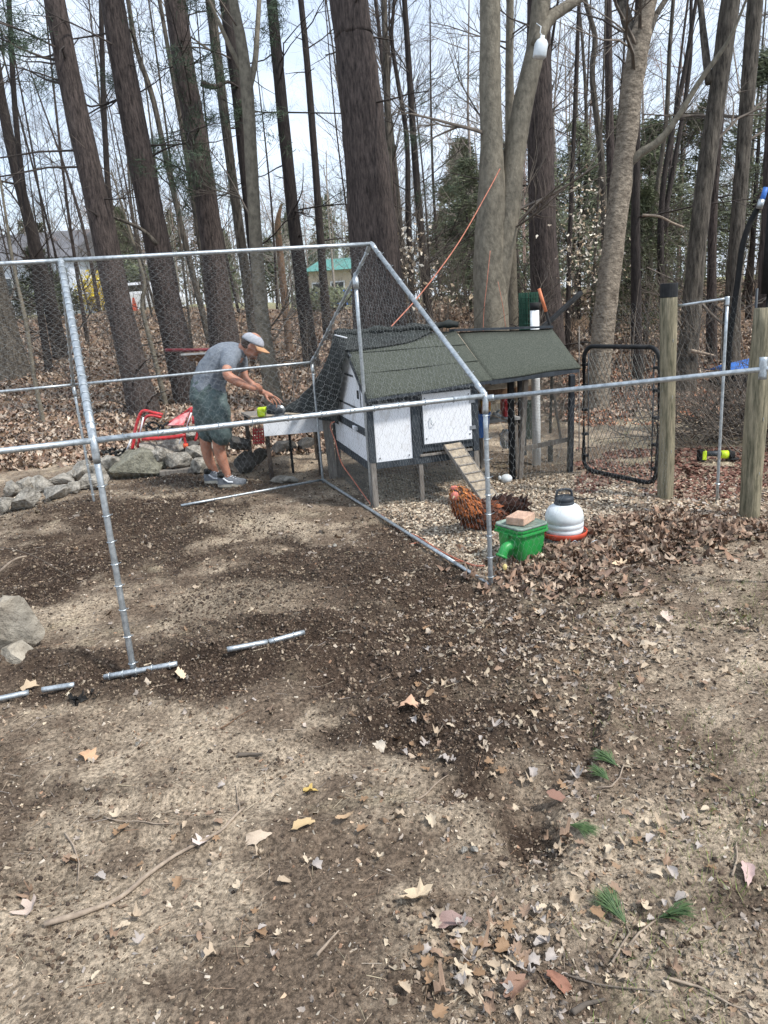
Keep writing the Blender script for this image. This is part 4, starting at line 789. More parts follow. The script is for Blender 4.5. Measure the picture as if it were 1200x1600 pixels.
# ---- chicken wire: real twisted-hexagon geometry
def hexnet(name, P00, P10, P01, P11, m, r=.00042, pitch=.05, parent=None, clip=None, jit=.004, sag=0, seed=0):
    P00, P10, P01, P11 = map(np.asarray, (P00, P10, P01, P11)); Lu = np.linalg.norm(P10-P00); Lv = np.linalg.norm(P01-P00)
    nu = max(2, int(Lu/pitch)); h = pitch*.62; nv = max(2, int(Lv/(h*1.45)))
    S = []
    dy = 1.0/nv; tw_ = .36*dy
    for j in range(nv):
        i = np.arange(nu); off = .5*(j % 2)
        cx = (i+off+.0)/nu; y0 = np.full(nu, j*dy)
        bot = np.stack([cx, y0], 1); topp = np.stack([cx, y0+tw_], 1); S.append(np.stack([bot, topp], 1))
        nxt = y0+dy
        for sg in (-.5, .5): S.append(np.stack([topp, np.stack([cx+sg/nu, nxt], 1)], 1))
    S = np.concatenate(S); S = S[(S[:, 1, 0] <= 1.0001) & (S[:, 1, 0] >= 0) & (S[:, :, 1].max(1) <= 1.0)]
    if clip is not None: S = S[clip(S[:, 0, 0], S[:, 0, 1]) & clip(S[:, 1, 0], S[:, 1, 1])]
    def mapp(uv):
        u, v = uv[..., 0:1], uv[..., 1:2]; p = (P00*(1-u)+P10*u)*(1-v)+(P01*(1-u)+P11*u)*v
        nn = np.cross(P10-P00, P01-P00); nn = nn/np.linalg.norm(nn)
        w = (vnoise(uv[..., 0]*Lu*3, uv[..., 1]*Lv*3, seed)-.5)[..., None]*.05*(1+sag); p = p+nn*w
        p = p+np.stack([vnoise(uv[..., 0]*Lu*9, uv[..., 1]*Lv*9, seed+2)-.5, vnoise(uv[..., 0]*Lu*9, uv[..., 1]*Lv*9, seed+4)-.5, vnoise(uv[..., 0]*Lu*9, uv[..., 1]*Lv*9, seed+6)-.5], -1)*jit*3
        return p
    a = mapp(S[:, 0]); b = mapp(S[:, 1]); return wires(name, a, b, r, m, parent)
def wires(name, a, b, r, m, parent=None, label=None, cat=None):
    d = b-a; d /= np.linalg.norm(d, axis=1)[:, None]+1e-9; x = np.cross(d, [0.31, .52, .79]); x /= np.linalg.norm(x, axis=1)[:, None]+1e-9; y = np.cross(d, x)
    V = []
    for e in (a, b):
        for t in (0, 2.094, 4.189): V.append(e+r*(math.cos(t)*x+math.sin(t)*y))
    V = np.stack(V, 1); F = np.array([(0, 1, 4, 3), (1, 2, 5, 4), (2, 0, 3, 5)]); F = (F[None]+(np.arange(len(a))*6)[:, None, None]).reshape(-1, 4)
    V = V.reshape(-1, 3)
    if parent is not None: V = V-np.array(base_of(parent))
    o = bulk(name, V, F, M[m] if isinstance(m, str) else m, parent=parent); o['kind'] = 'stuff'
    return tag(o, label, cat)
hexnet('wire_netting', up(B, .02), up(A, .02), eB, eA, 'wire', parent=run, seed=1)
hexnet('wire_netting', eB, eA, eB+(0, 0, .9), eA+(0, 0, .93), 'wire', parent=run, clip=lambda u, v: v < (1-abs(u-.5)*2), seed=2)
hexnet('wire_netting', eN, eA, rL, rR, 'wire', parent=run, seed=3, r=.00028); hexnet('wire_netting', eF, eB, rL, rR, 'wire', parent=run, seed=4, r=.0004)
hexnet('wire_netting', up(Fp, .05), up(B, .03), eF, eB, 'wire', parent=run, seed=5, r=.0004); hexnet('wire_netting', up(N_, .05), up(A, .05), eN, eA, 'darkwire', parent=run, seed=6, r=.0003)
hexnet('wire_netting', leftE, eN, leftR, rL, 'wire', parent=run, seed=7, r=.0003); hexnet('wire_netting', leftF, eF, leftR, rL, 'wire', parent=run, seed=8); hexnet('wire_netting', up(leftF, .05), up(Fp, .05), leftF, eF, 'wire', parent=run, seed=9)
# ---- second fence: rail from the run's corner to the right, netting below it
r0 = up(A, 1.085); r1 = at(1192, 577, 3.75); r2 = at(1300, 566, 3.6)
fe = thing('rail_fence', 'galvanised top rail with chicken wire running right from the corner of the run', 'fence', up(A, 0)+(.02, 0, 0))
pipe('top_rail', [r0+(.02, 0, 0), r1, r2], .0165, parent=fe); pipe('rail_socket', [r0+(.01, 0, 0), toward(r0, r1, .05)], .022, parent=fe)
pipe('end_fitting', [r1+(0, 0, -.05), r1+(0, 0, .06)], .024, parent=fe); pipe('post', [up(r1, -.1)+(.12, 0, 0), r1+(.12, 0, .0)], .016, parent=fe)
wpA = gz(1037, 778); wpB = gz(1172, 808)
hexnet('wire_netting', up(A, .03)+(.02, 0, 0), up(toward(A, wpA, .75), .03), r0, up(toward(A, wpA, .75), .98), 'wire', parent=fe, seed=11, r=.0004, sag=1)
hexnet('wire_netting', up(toward(A, wpA, .75), .03), up(wpA, .03), up(toward(A, wpA, .75), .98), up(wpA, 1.0), 'wire', parent=fe, seed=12, r=.0004, sag=1)
# ============================================================ GATE, POSTS, GALVANISED ARCH
g0, g1_ = gp(912, 738), gp(1025, 766); z0 = .05; zt = 1.16
gate = thing('chain_link_gate', 'black framed chain link gate with rounded corners leaning between coop and wooden post', 'gate', g0)
gu = (g1_-g0); gu[2] = 0; GW = np.linalg.norm(gu); gu /= GW
def G(u, z): return np.array([g0[0], g0[1], 0])+gu*u+(0, 0, z)
cr_ = .11; loop = []
for (cx, cz, a0) in ((GW-cr_, zt-cr_, 90), (GW-cr_, z0+cr_, 0), (cr_, z0+cr_, -90), (cr_, zt-cr_, 180)):
    for t in np.linspace(a0, a0-90, 7): loop.append(G(cx+cr_*math.cos(math.radians(t)), cz+cr_*math.sin(math.radians(t))))
mb = MB(); mb.tube(loop+[loop[0]+(loop[1]-loop[0])*.01], .019, 12); mb.build('frame', M['blackpaint'], gate, True)
for u in (.055, GW-.055): mb = MB(); mb.tube([G(u, z0+.06), G(u, zt-.06)], .005, 6); mb.build('tension_bar', M['darkpl'], gate, True)
for u in (.02, GW-.02):
    for z in (.18, .38, .60, .82, 1.0): mb = MB(); mb.box(G(u, z), (.05, .045, .022), np.stack([gu, np.cross([0, 0, 1], gu), [0, 0, 1]], 1)); mb.build('band', M['blackpaint'], gate)
a = []; b = []; p_ = .055
n_ = int(GW/p_)+1
for i in range(-int(zt/p_), n_+int(zt/p_)):
    for sg in (1, -1):
        for j in range(int(zt/p_)):
            u0 = i*p_+sg*j*p_*.5*1.0+(.0); u1 = u0+sg*p_*.5; za = .08+j*p_*.98; zb = za+p_*.98
            if .04 < u0 < GW-.04 and .04 < u1 < GW-.04 and zb < zt-.03: a.append(G(u0, za)+(0, .002*sg, 0)); b.append(G(u1, zb)+(0, -.002*sg, 0))
wires('chain_link', np.array(a), np.array(b), .0022, mat('chain_wire', (.13, .14, .13), .5, .5, var=.2), parent=gate)
def woodpost(pt, pb, w, label, cap=False, seed=0, chips=True):
    b = gp(*pb); h = 0
    lo, hi = .2, 3
    for _ in range(40):
        m_ = (lo+hi)/2
        if proj(b*[1, 1, 0]+[0, 0, m_])[1] > pt: lo = m_
        else: hi = m_
    t = thing('wooden_post', label, 'post', b); r = px2m(w, b)/2
    z = np.linspace(-.2, lo, 14); lean = np.stack([.012*np.sin(z*2+seed), 0*z, z], 1)+[b[0], b[1], 0]
    mb = MB(); mb.tube(lean, r*(1+.04*np.sin(z*5+seed)), 20, .05, seed); mb.build('shaft', M['postwood'], t, True)
    if cap:
        mb = MB(); mb.tube([lean[-1]-(0, 0, .09), lean[-1]+(0, 0, .012)], r*1.07, 20); mb.build('black_cap', M['blackpaint'], t, False, .004)
    for i in range(3):
        mb = MB(); c = lean[4+3*i]+(r*.2, -r*1.0, .02); mb.tube([c-(0, .003, .012), c+(0, -.004, .0), c-(0, .003, -.012)], .0018, 5); mb.build('staple', M['galv'], t)
    return b, lo, t
p1, h1, _ = woodpost(445, (1037, 777), 23, 'mossy round wooden post with a black capped top beside the gate', True, 1)
p2, h2, _ = woodpost(481, (1173, 808), 31, 'thicker bare topped round wooden post at the right edge', False, 4)
ga = gp(1120, 783); arch = thing('pipe_arch', 'thin galvanised upright with a short top bar tied to the left wooden post', 'pipe frame', ga)
topz = 1.50
pipe('upright', [ga-(0, 0, .1), up(ga, topz)], .014, parent=arch); pipe('corner', [up(ga, topz-.05), up(ga, topz+.015)], .019, parent=arch)
pipe('top_bar', [up(ga, topz), up(p1, topz-.03)+(.06, 0, 0)], .012, parent=arch)
mb = MB(); mb.ring(up(ga, .12), (0, 0, 1), .018, .003, 10, 4); mb.build('clip', M['galv'], arch)
hexnet('wire_netting', up(p1, .1)+(.05, 0, 0), up(ga, .1), up(p1, topz-.05)+(.05, 0, 0), up(ga, topz-.02), 'darkwire', parent=arch, seed=21, r=.0006)
# netting fence behind the gate
nf0 = at(905, 540, 7.6); nf1 = at(1180, 500, 6.4)
nf = thing('netting_fence', 'see through wire netting fence standing behind gate and wooden posts', 'fence', up(nf0, 0))
pipe('stake', [up(nf0, -.1), up(nf0, 1.30)], .008, 'greywood', nf); pipe('stake', [up(nf1, -.1), up(nf1, 1.55)], .012, 'darkpl', nf)
hexnet('wire_netting', up(nf0, .05), up(nf1, .05), up(nf0, 1.48), up(nf1, 1.5), 'wire', parent=nf, seed=22, r=.0004, pitch=.045)
# ============================================================ CHICKEN COOP
P0 = gz(588, 797); P1 = gz(745, 775); U = (P1-P0)/np.linalg.norm(P1-P0); Vv = np.array([-U[1], U[0], 0]); CW = .90; CD = 1.40
RC = np.stack([U, Vv, [0, 0, 1]], 1)
def K(u, v, z): return P0*[1, 1, 0]+U*u+Vv*v+np.array([0, 0, z])
coop = thing('chicken_coop', 'white and charcoal raised chicken coop with green grey felt roof', 'chicken coop', K(0, 0, 0))
def kbox(name, u, v, z, m, bevel=.003, parent=coop):      # ranges
    mb = MB(); mb.box(K(sum(u)/2, sum(v)/2, sum(z)/2), (u[1]-u[0], v[1]-v[0], z[1]-z[0]), RC); return mb.build(name, M[m], parent, False, bevel)
ze, zr, vr = .955, 1.395, .66
for (u, v, h) in ((0, 0, .92), (CW, 0, .94), (CW, CD, .94), (0, CD, .90)): kbox('leg', (u-.022, u+.022), (v-.022, v+.022), (-.08, .40), 'greywood'); kbox('corner_post', (u-.026, u+.026), (v-.026, v+.026), (.402, h), 'slate')
kbox('leg', (.39, .425), (-.012, .022), (-.05, .36), 'greywood')
kbox('floor_board', (.03, CW-.03), (.03, CD-.03), (.40, .42), 'brownwood')
# front: rails, stile, panel, door
kbox('bottom_rail', (.027, CW-.027), (-.02, .015), (.345, .40), 'slate'); kbox('middle_rail', (.40, CW-.027), (-.018, .014), (.44, .50), 'slate'); kbox('sill_strip', (.40, CW-.04), (-.030, -.019), (.405, .425), 'greywood')
kbox('top_rail', (.027, CW-.027), (-.016, .014), (.87, .95), 'slate'); kbox('stile', (.345, .425), (-.019, .012), (.402, .868), 'slate')
kbox('white_panel', (.03, .343), (-.008, .008), (.392, .885), 'whitepaint'); d_ = kbox('door', (.44, .86), (-.034, -.020), (.505, .915), 'whitepaint'); tag(d_, 'square white door panel')
for u0, u1, z0_, z1_ in ((.427, .44, .49, .93), (.86, .873, .49, .93), (.427, .873, .493, .503)): kbox('door_trim', (u0, u1), (-.031, -.017), (z0_, z1_), 'slate', .001)
mb = MB(); mb.tube([K(.50, -.036, .72), K(.50, -.05, .715), K(.502, -.05, .665), K(.52, -.048, .66), K(.53, -.036, .668)], .0035, 6); mb.build('handle', M['galv'], d_, True)
# left side: gable planks with dark battens
sw = .0
def kpoly(name, pts3, t, m, nrm=-U, parent=coop):
    p = [K(0, v, z) for v, z in pts3]; q_ = [a+np.array(nrm)*t for a in p]; n = len(p); mb = MB(); mb.add(p+q_, [tuple(range(n))[::-1], tuple(range(n, 2*n))]+[(i, (i+1) % n, n+(i+1) % n, n+i) for i in range(n)]); return mb.build(name, M[m], parent)
gab = lambda v: ze-.03+(zr-ze)*v/vr
kpoly('side_panel', [(.03, .39), (CD-.03, .39), (CD-.03, .60), (.03, .60)], .010, 'whitepaint')
kpoly('side_panel', [(.03, .665), (CD-.03, .665), (CD-.03, .80), (.03, .80)], .010, 'whitepaint')
kpoly('gable_panel', [(.03, .815), (.20, .815), (.20, gab(.20)-.02), (.03, gab(.03)-.02)], .010, 'whitepaint')
kpoly('gable_door', [(.215, .815), (CD-.3, .815), (CD-.3, 1.06), (.42, gab(.42)-.03), (.215, gab(.215)-.03)], .012, 'whitepaint')
kpoly('gable_panel', [(.46, 1.08), (CD-.45, 1.08), (.8, 1.28), (vr, 1.34)], .011, 'whitepaint')
kpoly('side_rail', [(.026, .602), (CD, .602), (CD, .663), (.026, .663)], .018, 'slate'); kpoly('side_rail', [(.026, .80), (CD, .80), (CD, .816), (.026, .816)], .016, 'slate'); kpoly('side_rail', [(.026, .325), (CD, .325), (CD, .388), (.026, .388)], .018, 'slate')
kpoly('side_rail', [(.40, 1.062), (CD-.2, 1.062), (CD-.2, 1.08), (.42, 1.08)], .016, 'slate'); kpoly('door_gap', [(.2, .816), (.214, .816), (.214, gab(.2)), (.2, gab(.2))], .015, 'slate')
mb = MB(); mb.box(K(-.018, .27, .93), (.012, .03, .07), RC); mb.build('latch', M['blackpaint'], coop, False, .003)
mb = MB(); mb.box(K(-.03, .42, .635), (.022, .12, .03), RC); mb.box(K(-.045, .36, .635), (.02, .02, .045), RC); mb.build('bolt', M['whitepaint'], coop, False, .003)
kpoly('right_wall', [(.03, .40), (CD-.03, .40), (CD-.03, .9), (vr, 1.32), (.03, .9)], .012, 'slate', U); bpy.data.objects['right_wall'].location = U*(CW-.014)
kbox('back_wall', (.03, CW-.03), (CD-.01, CD+.01), (.40, .90), 'slate')
for (u_, z_) in ((.46, .88), (.46, .55), (.84, .88), (.84, .55), (.06, .86), (.06, .43), (.31, .86), (.31, .43)):
    mb = MB(); mb.tube([K(u_, -.012 if u_ < .4 else -.033, z_), K(u_, -.016 if u_ < .4 else -.038, z_)], .006, 8); mb.build('screw', M['darkpl'], coop)
for z_ in (.60, .82): mb = MB(); mb.box(K(.867, -.036, z_), (.05, .006, .03), RC); mb.build('hinge', M['tool'], coop, False, .001)
# barge board along the left gable
mb = MB(); mb.bar(K(-.025, -.10, ze-.06), K(-.025, vr, zr-.02), .02, .055); mb.build('barge_board', M['slate'], coop)
# roof slopes: felt sheets on boards
def roofslab(name, u0, u1, v0, v1, za, zb, m='felt', parent=coop, t=.018, nu=14, nv=6, sagA=.006, du=0, ga=0, gb=0):
    uu = np.linspace(u0, u1, nu); vv_ = np.linspace(0, 1, nv); top = []; bot = []
    for j, w in enumerate(vv_):
        for i, u in enumerate(uu):
            z = (za+ga*(u-u0))*(1-w)+(zb+gb*(u-u0))*w+sagA*math.sin(u*9+w*3)*(.4+.6*(1-w)); uo = u+du*w*((u-u0)/(u1-u0)); p = K(uo, v0+(v1-v0)*w, z); top.append(p); bot.append(p-(0, 0, t))
    n = len(top); f = []
    for j in range(nv-1):
        for i in range(nu-1):
            a0 = j*nu+i; f.append((a0, a0+1, a0+nu+1, a0+nu)); f.append((n+a0+nu, n+a0+nu+1, n+a0+1, n+a0))
    for i in range(nu-1): f.append((i+n, i+1+n, i+1, i)); k_ = (nv-1)*nu+i; f.append((k_, k_+1, k_+1+n, k_+n))
    for j in range(nv-1): a0 = j*nu; f.append((a0, a0+nu, a0+nu+n, a0+n)); a0 = j*nu+nu-1; f.append((a0+n, a0+nu+n, a0+nu, a0))
    mb = MB(); mb.add(top+bot, f); return mb.build(name, M[m], parent, True)
rf = roofslab('roof_slope', -.035, 1.02, -.11, vr, .935, zr, ga=.05, gb=-.03); roofslab('roof_slope', -.035, 1.02, CD+.12, vr+.004, ze-.03, zr, sagA=0, gb=-.03)
for w_ in (.36, .70): mb = MB(); za_, zb_ = .935+(zr-.935)*w_, .05*(1-w_)-.03*w_; mb.bar(K(-.036, -.11+(vr+.11)*w_, za_+.004), K(1.021, -.11+(vr+.11)*w_, za_+zb_*1.05+.004), .012, .003); mb.build('felt_lap', M['felt'], rf)
mb = MB(); mb.bar(K(-.03, -.112, .917), K(1.02, -.112, .968), .012, .022); mb.build('drip_edge', M['slate'], rf)
# ramp with cleats
r_ = ray(706, 694); ra = CO+r_*(((P0-Vv*.05-CO) @ Vv)/(r_ @ Vv)); rb = gz(784, 806, .012)
ramp = thing('coop_ramp', 'weathered wooden hen ramp with cross cleats leading down from the coop front', 'ramp', rb)
dR = (rb-ra)/np.linalg.norm(rb-ra); sR = np.cross(dR, [0, 0, 1]); sR /= np.linalg.norm(sR); nR = np.cross(sR, dR); Lr = np.linalg.norm(rb-ra)
mb = MB(); mb.box((ra+rb)/2, (.15, Lr, .018), np.stack([sR, dR, nR], 1)); mb.build('board', M['rampwood'], ramp, False, .002)
for i in range(8): mb = MB(); mb.box(ra+dR*(.07+.115*i*Lr/1.0)+nR*.014, (.152, .014, .009), np.stack([sR, dR, nR], 1)); mb.build('cleat', M['greywood'], ramp, False, .002)
for s_ in (-1, 1): mb = MB(); mb.box((ra+rb)/2+sR*s_*.079-nR*.004, (.008, Lr, .03), np.stack([sR, dR, nR], 1)); mb.build('side_strip', M['greywood'], ramp)
# hardware cloth under the coop
def gridnet(name, fn, nu, nv, r, m, parent):
    a = []; b = []
    for i in range(nu+1):
        for j in range(0, 4): a.append(fn(i/nu, j/4)); b.append(fn(i/nu, (j+1)/4))
    for j in range(nv+1):
        for i in range(0, 4): a.append(fn(i/4, j/nv)); b.append(fn((i+1)/4, j/nv))
    return wires(name, np.array(a), np.array(b), r, m, parent)
M['mesh'] = mat('hardware_cloth', (.16, .165, .15), .6, .3, var=.2)
gridnet('hardware_cloth', lambda u, w: K(.03+.84*u, .024, .01+.34*w), 64, 26, .0009, 'mesh', coop)
gridnet('hardware_cloth', lambda u, w: K(.01, .03+1.34*u, .01+.31*w), 80, 24, .0009, 'mesh', coop)
# ---- lean-to extension on the right
ext = thing('covered_run', 'lower felt roofed run with mesh sides attached to the right of the coop', 'covered run', K(1.05, .3, 0))
rs_ = roofslab('roof_slope', 1.035, 1.87, -.03, .70, .985, 1.350, parent=ext, du=.12, ga=.036, gb=-.045); roofslab('roof_slope', 1.035, 1.98, 1.36, .705, .96, 1.345, parent=ext, sagA=0, gb=-.04)
mb = MB(); mb.bar(K(1.03, -.03, .985), K(1.03, .66, 1.335), .022, .010); mb.build('seam_strip', M['rampwood'], ext)
mb = MB(); mb.bar(K(.98, .70, 1.372), K(1.99, .70, 1.33), .06, .02); mb.build('ridge_cap', M['slate'], ext)
mb = MB(); mb.bar(K(1.04, -.022, .955), K(1.86, -.022, .985), .016, .04); mb.build('eave_board', M['slate'], ext)
def kbar(name, a, b, w, h, m, parent): mb = MB(); mb.bar(a, b, w, h, up=tuple(Vv)); return mb.build(name, M[m], parent, False, .002)
kbar('leg', K(1.45, .32, -.05), K(1.42, .10, ze-.02), .04, .04, 'greywood', ext); kbar('leg', K(1.985, .36, -.05), K(1.86, .10, ze-.02), .045, .04, 'slate', ext)
kbar('leg', K(1.45, 1.25, -.05), K(1.45, 1.2, .95), .04, .04, 'greywood', ext); kbar('leg', K(1.95, 1.25, -.05), K(1.93, 1.2, .95), .04, .04, 'slate', ext)
kbar('cross_rail', K(1.44, .27, .30), K(1.94, .30, .33), .04, .03, 'greywood', ext); kbar('brace', K(1.72, .18, .82), K(1.86, .30, .34), .02, .015, 'greywood', ext)
kbar('inner_stud', K(1.40, .36, -.05), K(1.40, .36, .98), .05, .04, 'blackpaint', ext); kbar('inner_stud', K(1.70, .80, -.05), K(1.70, .80, .98), .04, .03, 'blackpaint', ext)
gridnet('hardware_cloth', lambda u, w: K(1.46-.035*w+.49*u, .29-.17*w, .02+.90*w), 38, 66, .0009, 'mesh', ext)
gridnet('hardware_cloth', lambda u, w: K(1.95-.05*w, .33+.85*u, .02+.88*w), 60, 60, .0009, 'mesh', ext)
# things kept under the lean-to roof
s = thing('shelf', 'grey shelf on pale uprights under the lean-to roof', 'shelf', K(1.45, .75, 0))
mb = MB(); mb.box(K(1.46, .78, .515), (.34, .26, .03), RC); mb.build('board', M['concrete'], s, False, .004); kbar('upright', K(1.60, .70, -.03), K(1.60, .70, .50), .035, .03, 'greywood', s); kbar('upright', K(1.32, .88, -.03), K(1.32, .88, .50), .03, .03, 'greywood', s)
kbar('strut', K(1.27, .55, .60), K(1.53, .42, .49), .014, .014, 'rampwood', s)
for k_ in range(5): mb = MB(); mb.box(K(1.76, 1.29, .62+.075*k_), (.80, .016, .070), RC); mb.build('slat', M['brownwood' if k_ % 2 else 'rampwood'], None, False, .003).parent = None
bd = thing('backboard', 'brown slatted board closing the back of the lean-to', 'board', K(1.76, 1.29, 0))
for o_ in [o_ for o_ in COL.objects if o_.name.split('.')[0] == 'slat' and o_.parent is None]: o_.data.transform(Matrix.Translation(-bd.location)); o_.parent = bd
mb = MB(); mb.box(K(1.525, .74, .62), (.075, .10, .17), RC); mb.box(K(1.525, .68, .66), (.077, .03, .03), RC); single(mb, 'red_box', M['redmetal'], 'small red box on the grey shelf', 'box', K(1.525, .74, .53), bevel=.006)
mb = MB(); mb.box(K(1.52, .72, .725), (.12, .06, .035), RC); single(mb, 'white_block', M['whitepaint'], 'white block laid on the red box', 'block', K(1.52, .72, .71), bevel=.004)
q = np.random.RandomState(3); mb = MB()
for i in range(7): c = K(1.34+.10*q.rand(), .68+.1*q.rand(), .55+.04*q.rand()); mb.tube([c, c+U*.05*(q.rand()-.5)+(0, -.03, .02), c+U*.08*(q.rand()-.5)-(0, 0, .01)], .011, 7)
single(mb, 'coiled_strap', M['whiteplastic'], 'pale coiled straps on the grey shelf', 'straps', K(1.39, .72, .53), smooth=True)
mb = MB(); mb.lathe([(.0, 0), (.085, 0), (.11, .20), (.117, .205), (.117, .22), (.105, .22), (.08, .02), (0, .02)], K(1.13, .48, .42), 20); t = single(mb, 'blue_bucket', M['blue'], 'blue bucket hanging beside the right corner of the coop', 'bucket', K(1.13, .48, .42), smooth=True)
kbar('hanger', K(1.13, .48, .64), K(1.13, .48, .93), .006, .006, 'galv', t)
mb = MB(); mb.box(K(1.21, .50, .68), (.09, .06, .12), RC); t = single(mb, 'seed_packet', mat('packet', (.62, .42, .08), .6, c2=(.45, .06, .04), scale=18), 'yellow and red packet above the blue bucket', 'packet', K(1.21, .50, .62), bevel=.006)
kbar('cord', K(1.21, .50, .735), K(1.21, .50, .96), .003, .003, 'galv', t)
mb = MB(); mb.lathe([(.0, 0), (.03, .004), (.05, .04), (.054, .10), (.054, .14), (.03, .165), (.026, .18), (0, .18)], K(1.41, .52, .27), 18); t = single(mb, 'clear_jug', M['yard'], 'clear plastic jug hanging under the shelf', 'jug', K(1.41, .52, .27), smooth=True)
kbar('cord', K(1.41, .52, .45), K(1.41, .60, .50), .004, .004, 'galv', t)
mb = MB(); mb.ell(K(1.30, .28, .045), (.055, .05, .042)); mb.tube([K(1.24, .28, .06), K(1.225, .28, .062)], .02, 8); single(mb, 'white_bowl', M['whiteplastic'], 'small white overturned bowl on the chips by the lean-to leg', 'bowl', K(1.30, .28, 0), smooth=True)
pp = gz(832, 722); pv = K(1.56, .95, 0)
pv = np.array([at(836, 540, K(1.5, .92, 0)[1])[0], K(1.5, .92, 0)[1], 0]); mb = MB(); mb.tube([pv-(0, 0, .05), up(pv, .5), up(pv, 1.0), up(pv, 1.50)], .042, 16); t = single(mb, 'white_pipe', M['pvc'], 'white upright plastic pipe rising behind the lean-to roof', 'pipe', pv, smooth=True)
mb = MB(); mb.tube([up(pv, 1.49)+(.0, 0, 0), up(pv, 1.56)], .045, 14); mb.build('black_lid', M['blackpvc'], t, True)
sh = up(pv, 0)+(.09, .06, 0); t = thing('shovel', 'shovel with orange brown wooden handle standing behind the lean-to', 'shovel', sh)
mb = MB(); a_ = at(853, 487, sh[1]); b_ = at(842, 451, sh[1]); mb.tube([a_, b_], .016, 10); mb.build('handle', mat('handle_wood', (.52, .17, .08), .5, var=.2), t, True)
mb = MB(); mb.tube([a_-(0, 0, 0), a_+(a_-b_)*1.0, np.array([a_[0]+.03, a_[1], .3])], .014, 8); mb.build('shaft', M['blackpvc'], t, True); mb = MB(); mb.box((a_[0]+.03, a_[1], .12), (.05, .02, .22)); mb.build('blade', M['blackpaint'], t, False, .008)
a_, b_ = at(848, 512, sh[1]+.1), at(908, 457, sh[1]+.3); mb = MB(); mb.bar(a_-(b_-a_)*.5, b_, .05, .035); single(mb, 'black_beam', M['blackpaint'], 'black painted beam sticking up to the right over the lean-to roof', 'beam', a_, bevel=.003)
a_ = at(797, 405, 8.3); mb = MB(); mb.bar(up(a_, -.05), a_, .055, .035); t = single(mb, 'tall_plank', M['greywood'], 'narrow weathered plank standing right of the beech stem', 'plank', up(a_, 0), bevel=.002)
mb = MB(); mb.bar(up(a_, -.05)+(-.045, .03, 0), a_+(-.045, .03, -.03), .03, .03); mb.build('dark_batten', M['blackpaint'], t)
c = at(826, 490, 8.5); zt_ = at(826, 457, 8.5)[2]; rl = thing('netting_roll', 'standing roll of green plastic netting between plank and dark pine', 'netting roll', up(c, 0))
ax_ = []; bx_ = []
for k_ in range(3):
    R_ = .105-.02*k_
    for i in range(26):
        for j in range(30):
            t0, t1 = i/26*6.283, (i+1)/26*6.283; z_ = j*zt_/30
            if j % 1 == 0: ax_.append([c[0]+R_*math.cos(t0), c[1]+R_*math.sin(t0), z_]); bx_.append([c[0]+R_*math.cos(t1), c[1]+R_*math.sin(t1), z_])
            if j == 0: ax_.append([c[0]+R_*math.cos(t0), c[1]+R_*math.sin(t0), 0]); bx_.append([c[0]+R_*math.cos(t0), c[1]+R_*math.sin(t0), zt_])
wires('mesh', np.array(ax_), np.array(bx_), .004, 'greennet', rl)
# ---- black shade cloth rolled on the ridge and hanging over the back left of the coop
cl = thing('shade_cloth', 'black shade cloth rolled along the coop ridge and draped over its left back corner', 'shade cloth', K(0, vr, zr))
L_ = []; R_ = []; n_ = 26
for i in range(n_):
    u = -.09+1.12*i/(n_-1); L_.append(K(u, vr-.02+.01*math.sin(i*1.3), zr+.028+.008*math.sin(i*.9))); R_.append(.030+.006*math.sin(i*1.7)+.003*math.sin(i*3.1))
mb = MB(); mb.tube(L_, R_, 12, .25, 3); mb.build('ridge_roll', M['tarp'], cl, True)
def sheet(name, rows, m, parent, th=.004, wr=.012, sd=0):     # rows: lists of 3D points, equal length
    rows = [catmull(r_, 4) for r_ in rows]; G_ = np.array([[r_[i] for r_ in rows] for i in range(len(rows[0]))]); G_ = np.array([catmull(g_, 5) for g_ in G_]); a, b, _ = G_.shape
    ii, jj = np.meshgrid(np.arange(a), np.arange(b), indexing='ij'); w = (vnoise(ii*.35, jj*.16, sd)-.5)*2*wr; G_[..., 1] += w; G_[..., 2] += w*.4; G_[..., 0] += (vnoise(ii*.5, jj*.2, sd+5)-.5)*wr
    I_ = np.arange(a*b).reshape(a, b); f = [(int(I_[i, j]), int(I_[i, j+1]), int(I_[i+1, j+1]), int(I_[i+1, j])) for i in range(a-1) for j in range(b-1)]
    mb = MB(); mb.add(G_.reshape(-1, 3), f); o = mb.build(name, M[m], parent, True); s_ = o.modifiers.new('thick', 'SOLIDIFY'); s_.thickness = th; return o
sheet('ridge_flap', [[K(-.08, vr+.03, zr+.05), K(.25, vr+.03, zr+.05), K(.6, vr+.03, zr+.045), K(.80, vr+.03, zr+.04)], [K(-.09, vr-.12, zr-.02), K(.25, vr-.12, zr-.045), K(.6, vr-.10, zr-.035), K(.78, vr-.03, zr+.01)], [K(-.085, vr-.24, zr-.10), K(.22, vr-.20, zr-.105), K(.55, vr-.15, zr-.08), K(.76, vr-.06, zr-.015)]], 'tarp', cl, sd=1, wr=.008)
sheet('hanging_cloth', [[K(-.07, vr-.30, zr-.16), K(-.07, vr+.02, zr+.03), K(-.05, 1.05, 1.20), K(-.04, CD+.14, .98)],
                        [K(-.075, .52, 1.12), K(-.11, .80, 1.22), K(-.13, 1.1, 1.12), K(-.12, CD+.25, .93)],
                        [K(-.07, .72, .93), K(-.12, .95, 1.0), K(-.17, 1.25, .98), K(-.20, CD+.35, .86)],
                        [K(-.06, .95, .72), K(-.12, 1.12, .78), K(-.20, 1.38, .82), K(-.30, CD+.45, .76)],
                        [K(-.06, 1.0, .60), K(-.14, 1.2, .62), K(-.30, 1.45, .66), K(-.50, CD+.55, .64)]], 'tarp', cl, sd=4, wr=.03)
